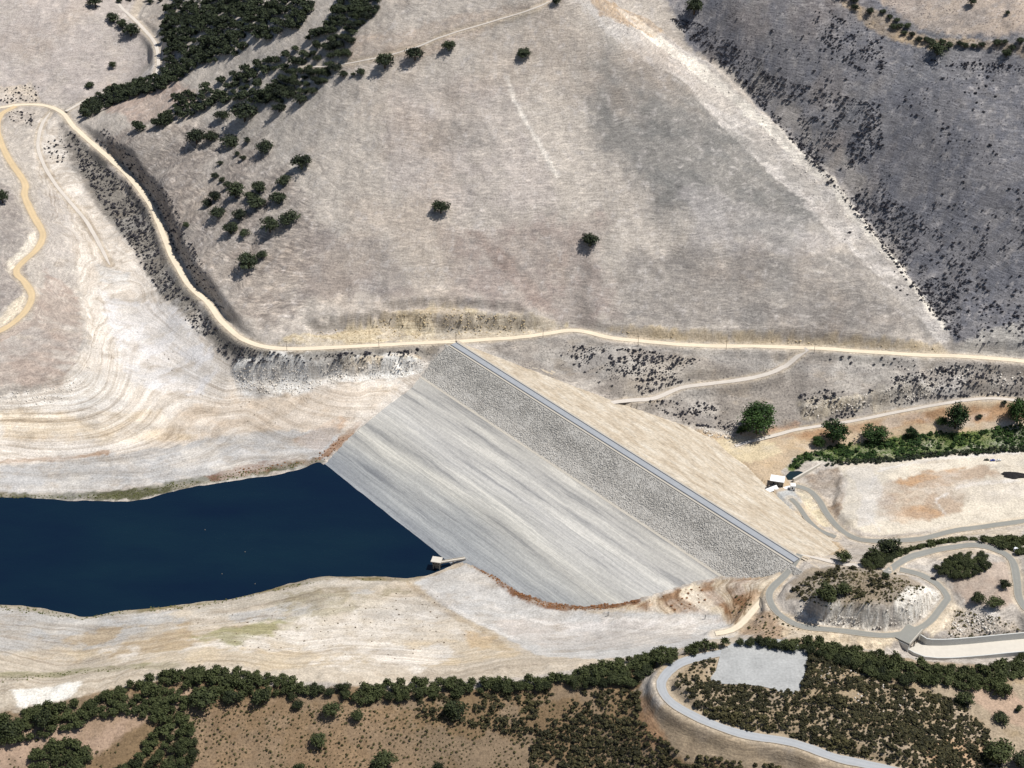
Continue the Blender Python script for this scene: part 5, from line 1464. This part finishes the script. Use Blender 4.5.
FORE = [
 (455, 716, 26, 'round olive bush alone on the brown slope under the tree belt'),
 (318, 745, 18, 'small lone oak on the brown slope at the lower left'),
 (382, 768, 28, 'large bush at the bottom edge left of centre'),
 (358, 719, 13, 'small bush on the brown slope just under the thicket end'),
 (205, 706, 25, 'big olive oak at the lower rim of the left thicket'),
 (232, 703, 20, 'olive oak right of the big rim oak at lower left'),
 (262, 704, 20, 'olive oak at the right of the left thicket rim'),
 (298, 708, 12, 'small oak at the right end of the left thicket rim'),
 (333, 714, 19, 'olive oak standing under the gap between thicket and belt'),
 (45, 726, 22, 'oak with dark shadow on the pale slope at far lower left'),
 (10, 735, 22, 'oak at the left edge of the pale lower left slope'),
 (300, 772, 14, 'small bush at the bottom edge below the lone small oak'),
 (438, 772, 16, 'small bush at the bottom edge right of the large bush'),
 (964, 702, 18, 'dark oak alone on the tan slope below the spillway belt'),
 (1000, 722, 16, 'dark round oak on the tan slope near the right edge'),
 (1018, 711, 9, 'small bush on the tan slope at the right edge'),
 (996, 762, 30, 'big dark oak near the bottom right corner'),
 (1022, 766, 24, 'dark oak cut by the bottom right corner'),
 (825, 600, 24, 'dark tree on top of the knoll, left of the pair'),
 (844, 592, 17, 'dark round tree on top of the knoll, right of the pair'),
 (885, 579, 11, 'small bush at the back of the knoll'),
 (1004, 588, 14, 'round bush on the tan hill near the right road'),
 (994, 607, 16, 'bush on the tan hill, lower one'),
 (978, 602, 14, 'low bush left of the lower bush on the tan hill'),
 (842, 561, 16, 'dark bush just behind the dam end'),
 (888, 557, 26, 'tall dark oak behind the knoll, highest of its belt'),
 (872, 561, 20, 'dark oak behind the knoll at the left of its belt'),
 (1013, 548, 10, 'small bush in front of the white trailer'),
]
for px, py, w, lab in FORE:
    p = gnd(px, py); bs = 'bush' in lab.split(' ')[:6]; tree('bush' if bs else 'oak_tree', 'ridge_oak', p, w * mpp(p) * 1.1, lab, None, 1.0, 'bush' if bs else 'tree')
pts = scatter([(934, 572), (950, 560), (968, 556), (984, 556), (990, 572), (972, 576), (955, 580)], 3.8, 900, 51)
for p in pts: tree('bush', 'ridge_oak', p, random.uniform(6.5, 9), 'dark bush in the clump inside the bend of the right road', 'bushes inside the road bend', 1.0, 'bush')
rl_ = [l for r_, l in zip(ROADS, road_lines) if 'dark bushes near the right edge' in r_[3]][0]
tn_ = np.gradient(rl_[:, :2], axis=0); tn_ /= np.linalg.norm(tn_, axis=1)[:, None]
pts = []
rb = random.Random(52)
for k_ in range(len(rl_) - 1):
    if rl_[k_, 0] > P(1010, 555, 52)[0] or tn_[k_, 0] < 0.25: break
    for m_ in range(5):
        o_ = rb.uniform(6.5, 17.0)
        pts.append((rl_[k_, 0] - tn_[k_, 1] * o_ + rb.uniform(-2, 2), rl_[k_, 1] + tn_[k_, 0] * o_ + rb.uniform(-1, 1)))
for m_ in range(60): pts.append((float(P(rb.uniform(866, 900), 556, 45)[0]), float(P(880, 556, 45)[1]) + rb.uniform(-4, 8)))
for m_ in range(70):
    q_ = P(rb.uniform(985, 1034), 541, 40); pts.append((float(q_[0]), float(q_[1]) + rb.uniform(-5, 5)))
pts = np.array(pts); pts = np.column_stack([pts, GF(pts[:, 0], pts[:, 1])])
pts = pts[np.argsort([np.linalg.norm(p - CAM) for p in pts])]
for p in pts[:25]: tree('oak_tree', 'ridge_oak', p, random.uniform(6.5, 10), 'dark oak in the belt between the two right-hand roads', 'oaks between the right-hand roads')
merged('road_belt_thicket', 'ridge_far', pts[25:], 6.5, 10, 'ridge_oak', 'dark continuous belt of oaks between the two right-hand roads', 'thicket', 8, 1.0)
# stream trees
STREAM = [(757, 433, 38, 'tall', 0.95, 'very large dark tree alone at the foot of the hillside'), (741, 434, 12, 'willow', 0.8, 'small dark bush touching the foot of the very large tree'),
 (833, 442, 26, 'willow', 1.15, 'round green tree at the left of the streambed'), (818, 446, 16, 'willow', 0.8, 'low green bush left of the round streambed tree'), (873, 440, 28, 'willow', 0.75, 'wide low green tree in the middle of the streambed'),
 (911, 437, 15, 'willow', 0.8, 'small green bush right of the wide low streambed tree'), (955, 428, 27, 'willow', 1.15, 'tall green tree where the pale track passes the streambed'), (941, 424, 12, 'willow', 0.7, 'dark bush beside the tall streambed tree'),
 (1017, 421, 24, 'willow', 1.1, 'green tree at the right edge above the streambed'), (1004, 404, 6, 'oak', 1.0, 'small dark bush on the pale track at the right'), (979, 418, 8, 'oak', 0.7, 'small bush on the orange bank right of the tall green tree')]
for px, py, w, key, hs, lab in STREAM:
    p = gnd(px, py); tree('willow_tree' if key != 'oak' else 'bush', key, p, w * mpp(p) * 1.12, lab, None, hs * 1.05, 'tree' if key != 'oak' else 'bush')

# ---------------------------------------------------------------- scrub and reeds
make_kind('shrub', 'sage', 6, n_lobes=4, leaves=22, leaf=0.19, h=0.6, base=0.0)
make_kind('bushy', 'chaparral', 6, n_lobes=8, leaves=64, leaf=0.115, h=0.62, base=0.0)
def shrubs(name, key, mat, areas, label, seed, wmin, wmax, hs=1.0, cat='scrub', skew=2.0, aniso=1.0):
    P_ = [scatter(a[0], a[1], a[2], seed + i, a[3] if len(a) > 3 else 0.0, a[4] if len(a) > 4 else 22, 1.2, aniso=aniso) for i, a in enumerate(areas)]
    P_ = np.vstack(P_)
    print(name, len(P_))
    return merged(name, key, P_, wmin, wmax, mat, label, cat, seed, hs, skew), P_
shrubs('sagebrush', 'shrub', 'sage', [
 ([(668, 18), (700, 22), (760, 60), (770, 75), (840, 95), (880, 105), (885, 150), (870, 160), (895, 200), (950, 235), (985, 260), (990, 220), (960, 300), (965, 345), (930, 310), (880, 245), (840, 195), (800, 150), (760, 105), (715, 62)], 1.8, 34000, 0.43, 26),
 ([(690, 30), (730, 60), (790, 130), (850, 200), (920, 290), (960, 345), (930, 312), (880, 245), (800, 150), (740, 85)], 1.7, 16000, 0.32, 18),
 ([(835, 15), (880, 40), (890, 75), (860, 70), (820, 40)], 2.0, 2500, 0.5, 14),
 ([(930, 60), (1024, 65), (1024, 75), (940, 66)], 2.2, 900, 0.42, 14),
 ([(820, 215), (860, 235), (930, 300), (915, 305), (850, 245)], 3.2, 400, 0.55, 12),
 ([(985, 300), (1030, 320), (1030, 345), (975, 345)], 3.0, 500, 0.5, 12),
 ([(880, 170), (1024, 190), (1024, 330), (960, 290)], 3.2, 3000, 0.62, 24),
 ([(700, 10), (840, 10), (1030, 70), (1030, 330), (960, 320), (800, 140), (720, 60)], 3.6, 6000, 0.64, 34)],
 'dark purple-grey sagebrush filling the gully right of the hill', 61, 1.2, 5.2, 0.65)
shrubs('hillside_scrub', 'shrub', 'sage', [
 ([(560, 345), (640, 350), (700, 360), (690, 380), (640, 395), (600, 385), (560, 365)], 1.9, 8000, 0.46, 16),
 ([(800, 395), (850, 385), (920, 372), (980, 362), (1030, 372), (1030, 395), (930, 398), (860, 415), (800, 430)], 1.9, 12000, 0.48, 12),
 ([(640, 400), (700, 400), (740, 420), (730, 430), (690, 425)], 2.0, 2500, 0.5, 12),
 ([(830, 355), (960, 362), (960, 372), (830, 368)], 3.0, 500, 0.5, 14),
 ([(70, 130), (95, 160), (130, 185), (150, 215), (165, 270), (190, 300), (165, 300), (130, 245), (80, 170)], 1.7, 10000, 0.30, 16),
 ([(190, 300), (235, 345), (290, 356), (420, 350), (410, 362), (300, 366), (230, 362), (185, 320)], 1.8, 6000, 0.40, 14),
 ([(105, 128), (170, 195), (200, 260), (225, 310), (215, 312), (180, 262), (160, 222), (135, 178), (90, 140)], 1.6, 7000, 0.22, 14),
 ([(0, 85), (40, 86), (38, 103), (0, 103)], 3.0, 300, 0.45, 12), ([(8, 112), (36, 112), (34, 125), (14, 130)], 2.8, 200, 0.4, 10), ([(36, 150), (62, 165), (75, 140), (62, 125), (48, 135)], 2.6, 300, 0.35, 10)],
 'low grey scrub on the steep slopes below the far road', 71, 1.0, 4.6, 0.8, aniso=0.45)
shrubs('beach_scrub', 'shrub', 'scrub', [
 ([(90, 340), (110, 300), (140, 330), (230, 380), (330, 400), (400, 385), (330, 440), (170, 440)], 6, 350, 0.6, 20),
 ([(180, 620), (300, 600), (430, 590), (480, 630), (400, 660), (240, 650)], 5, 700, 0.55, 18)],
 'sparse dry tufts scattered over the bleached lake shore', 81, 0.9, 2.0, 0.6)
_, chap = shrubs('chaparral_scrub', 'bushy', 'chaparral', [
 ([(690, 690), (712, 682), (760, 688), (798, 694), (850, 700), (900, 720), (960, 755), (960, 790), (890, 770), (800, 742), (735, 728), (695, 712)], 1.9, 14000, 0.27, 20),
 ([(810, 650), (850, 664), (900, 688), (960, 700), (990, 735), (1000, 768), (950, 768), (880, 715), (810, 700), (800, 690)], 1.9, 13000, 0.38, 18),
 ([(792, 590), (820, 570), (870, 566), (900, 575), (890, 590), (840, 602), (800, 600)], 2.2, 900, 0.56, 12),
 ([(676, 680), (700, 660), (718, 660), (712, 672), (708, 684), (690, 700), (678, 694)], 2.6, 500, 0.2, 16),
 ([(400, 698), (640, 690), (640, 770), (560, 770), (500, 730), (420, 720)], 2.2, 9000, 0.44, 16),
 ([(530, 730), (640, 720), (680, 755), (780, 768), (780, 785), (530, 785)], 2.3, 5000, 0.42, 14)],
 'dense olive and brown chaparral around the gravel pad and lower slope', 91, 1.8, 7.0, 0.7, skew=1.5)
order = np.argsort([np.linalg.norm(p - CAM) for p in chap])
for i in order[:260]:
    p = chap[i]; mc = random.choice(KIND['bushy'])[0]
    o = bpy.data.objects.new('shrub', mc); COL.objects.link(o)
    w = random.uniform(3.2, 5.6)
    o.location = (p[0] + random.uniform(-1, 1), p[1] + random.uniform(-1, 1), p[2] - 0.1); o.scale = (w, w, w * 0.9); o.rotation_euler.z = random.uniform(0, 6.28)
    tag(o, 'olive brown shrub in the chaparral nearest the bottom edge', 'shrub', 'shrubs nearest the bottom edge')
shrubs('slope_tufts', 'shrub', 'chaparral', [
 ([(190, 705), (400, 705), (640, 700), (640, 785), (200, 785)], 2.2, 12000, 0.38, 12),
 ([(955, 610), (1010, 620), (1024, 634), (945, 640)], 1.7, 2500, 0.35, 10),
 ([(795, 585), (830, 568), (880, 572), (925, 588), (905, 600), (840, 612), (800, 602)], 1.7, 3500, 0.35, 10),
 ([(755, 610), (782, 616), (800, 630), (775, 640), (748, 630)], 2.6, 400, 0.4, 10),
 ([(735, 595), (755, 595), (748, 612), (732, 618)], 2.6, 200, 0.4, 10),
 ([(-20, 745), (60, 735), (120, 745), (100, 785), (-20, 785)], 3.0, 500, 0.5, 10)],
 'small dark tufts dotting the brown slopes and the knoll', 111, 0.8, 3.2, 0.8)
shrubs('streamside_thicket', 'bushy', 'reed', [
 ([(786, 470), (798, 456), (822, 450), (838, 445), (900, 438), (950, 432), (1035, 424), (1035, 450), (950, 454), (880, 460), (830, 461), (806, 460), (794, 472)], 1.9, 9000, 0.5, 14)],
 'lush green reeds and willows along the streambed', 121, 2.0, 7.5, 0.7)
shrubs('streamside_willow_row', 'bushy', 'oak', [
 ([(824, 463), (880, 459), (950, 452), (1035, 446), (1035, 451), (950, 456), (880, 463), (826, 466)], 2.0, 2000)],
 'dark row of willows along the lower edge of the streambed', 131, 4.0, 6.0, 0.9)
shrubs('rust_reeds', 'bushy', 'rust_reed', [
 ([(470, 563), (482, 561), (510, 577), (540, 592), (575, 602), (620, 600), (640, 601), (600, 611), (555, 609), (530, 602), (500, 585)], 1.0, 6000, 0.05, 14),
 ([(640, 602), (700, 585), (716, 600), (690, 611), (640, 609)], 3.6, 240, 0.5, 10),
 ([(312, 460), (335, 440), (350, 432), (340, 446), (325, 460)], 2.2, 300, 0.2, 10),
 ([(228, 470), (270, 463), (312, 461), (300, 466), (240, 474)], 2.4, 260, 0.4, 10)],
 'rusty dry reeds where the dam face meets the shore', 141, 1.2, 2.8, 0.5)
shrubs('shore_reeds', 'shrub', 'shore_grass', [
 ([(-20, 493), (60, 496), (110, 494), (150, 488), (180, 481), (215, 475), (290, 464), (318, 459), (318, 463), (250, 476), (200, 484), (140, 499), (-20, 498)], 1.4, 4000, 0.38, 24),
 ([(-20, 604), (30, 607), (80, 618), (130, 609), (200, 604), (320, 579), (400, 579), (320, 582), (200, 608), (130, 613), (80, 620), (-20, 608)], 1.4, 4000, 0.42, 24),
 ([(-20, 680), (60, 672), (150, 666), (150, 668), (60, 676), (-20, 686)], 1.8, 500, 0.3, 24)],
 'thin green rim of reeds along the lake edge', 151, 1.2, 2.2, 0.6)
print('trees', TREES['count'])

# ---------------------------------------------------------------- broken rock on the cut banks
def outcrop(name, label, areas, mat, seed, smin, smax):
    pts = np.vstack([scatter(a, 0.7, n_ * 2, seed + i, pt, 12, 1.5) for i, (a, n_, pt) in enumerate(areas)])
    rg = np.random.RandomState(seed); n_ = len(pts)
    cube = np.array([(-1, -1, -1), (1, -1, -1), (1, 1, -1), (-1, 1, -1), (-1, -1, 1), (1, -1, 1), (1, 1, 1), (-1, 1, 1)], float)
    quads = np.array([(0, 3, 2, 1), (4, 5, 6, 7), (0, 1, 5, 4), (1, 2, 6, 5), (2, 3, 7, 6), (3, 0, 4, 7)])
    sz = smin + (smax - smin) * rg.rand(n_) ** 2.5
    loc = cube[None] * (1 + rg.uniform(-0.4, 0.2, (n_, 8, 3))) * (sz * 0.5)[:, None, None] * rg.uniform(0.6, 1.5, (n_, 1, 3))
    a = rg.uniform(0, 6.28, n_)[:, None]; t_ = rg.uniform(-0.6, 0.6, n_)[:, None]
    x = loc[..., 0] * np.cos(a) - loc[..., 1] * np.sin(a); y = loc[..., 0] * np.sin(a) + loc[..., 1] * np.cos(a)
    z = loc[..., 2] * np.cos(t_) + x * np.sin(t_)
    V = np.stack([x + pts[:, 0:1], y + pts[:, 1:2], z + pts[:, 2:3] + 0.1], -1).reshape(-1, 3)
    o = link_mesh(name, np_mesh(name, V, (quads[None] + (np.arange(n_) * 8)[:, None, None]).reshape(-1, 4), M[mat]))
    tag(o, label, 'rock', kind='stuff')
outcrop('rock_outcrop', 'broken white rock along the bank under the far road', [([(228, 368), (300, 364), (430, 360), (420, 374), (330, 384), (290, 396), (240, 392)], 1500, 0.35), ([(-20, 396), (50, 388), (90, 366), (98, 380), (60, 402), (-20, 408)], 500, 0.45)], 'white_rock', 401, 0.35, 1.5)
outcrop('rock_outcrop', 'pale broken rock band on the hillside behind the streambed', [([(798, 408), (840, 398), (900, 386), (940, 380), (935, 396), (860, 410), (805, 420)], 700, 0.45), ([(650, 416), (690, 424), (732, 432), (735, 440), (700, 438)], 500, 0.35), ([(900, 362), (1024, 372), (1024, 392), (930, 396)], 300, 0.5)], 'white_rock', 402, 0.35, 1.6)
outcrop('rock_outcrop', 'pale rock shards along the knoll cut and the spillway bank', [([(800, 612), (860, 618), (895, 608), (925, 588), (940, 596), (915, 622), (870, 630), (820, 624)], 600, 0.4), ([(955, 612), (1005, 616), (1012, 630), (950, 636)], 500, 0.45), ([(800, 655), (860, 668), (930, 705), (950, 740), (900, 720), (830, 690)], 700, 0.5)], 'white_rock', 403, 0.3, 1.4)
outcrop('rock_outcrop', 'pale rock rim along the gully edge of the hill', [([(600, 6), (650, 30), (740, 96), (800, 152), (860, 214), (915, 280), (950, 332), (936, 330), (880, 262), (820, 196), (750, 126), (680, 66), (620, 26)], 3000, 0.5)], 'white_rock', 404, 0.3, 1.6)
outcrop('rock_outcrop', 'cream rock ledges in the road cut above the dam', [([(300, 334), (350, 327), (400, 314), (450, 309), (500, 316), (548, 319), (560, 328), (520, 334), (440, 338), (330, 344)], 1300, 0.45), ([(610, 331), (700, 334), (830, 341), (940, 347), (940, 352), (700, 342)], 500, 0.5)], 'cream_rock', 405, 0.3, 1.4)

shrubs('streambed_grass', 'shrub', 'bright_grass', [
 ([(788, 469), (800, 456), (824, 450), (838, 446), (900, 439), (950, 433), (1035, 425), (1035, 447), (950, 452), (880, 458), (830, 460), (806, 460), (795, 470)], 1.3, 9000, 0.2, 30)],
 'bright green grass covering the streambed floor', 171, 1.2, 2.4, 0.45, 'grass')
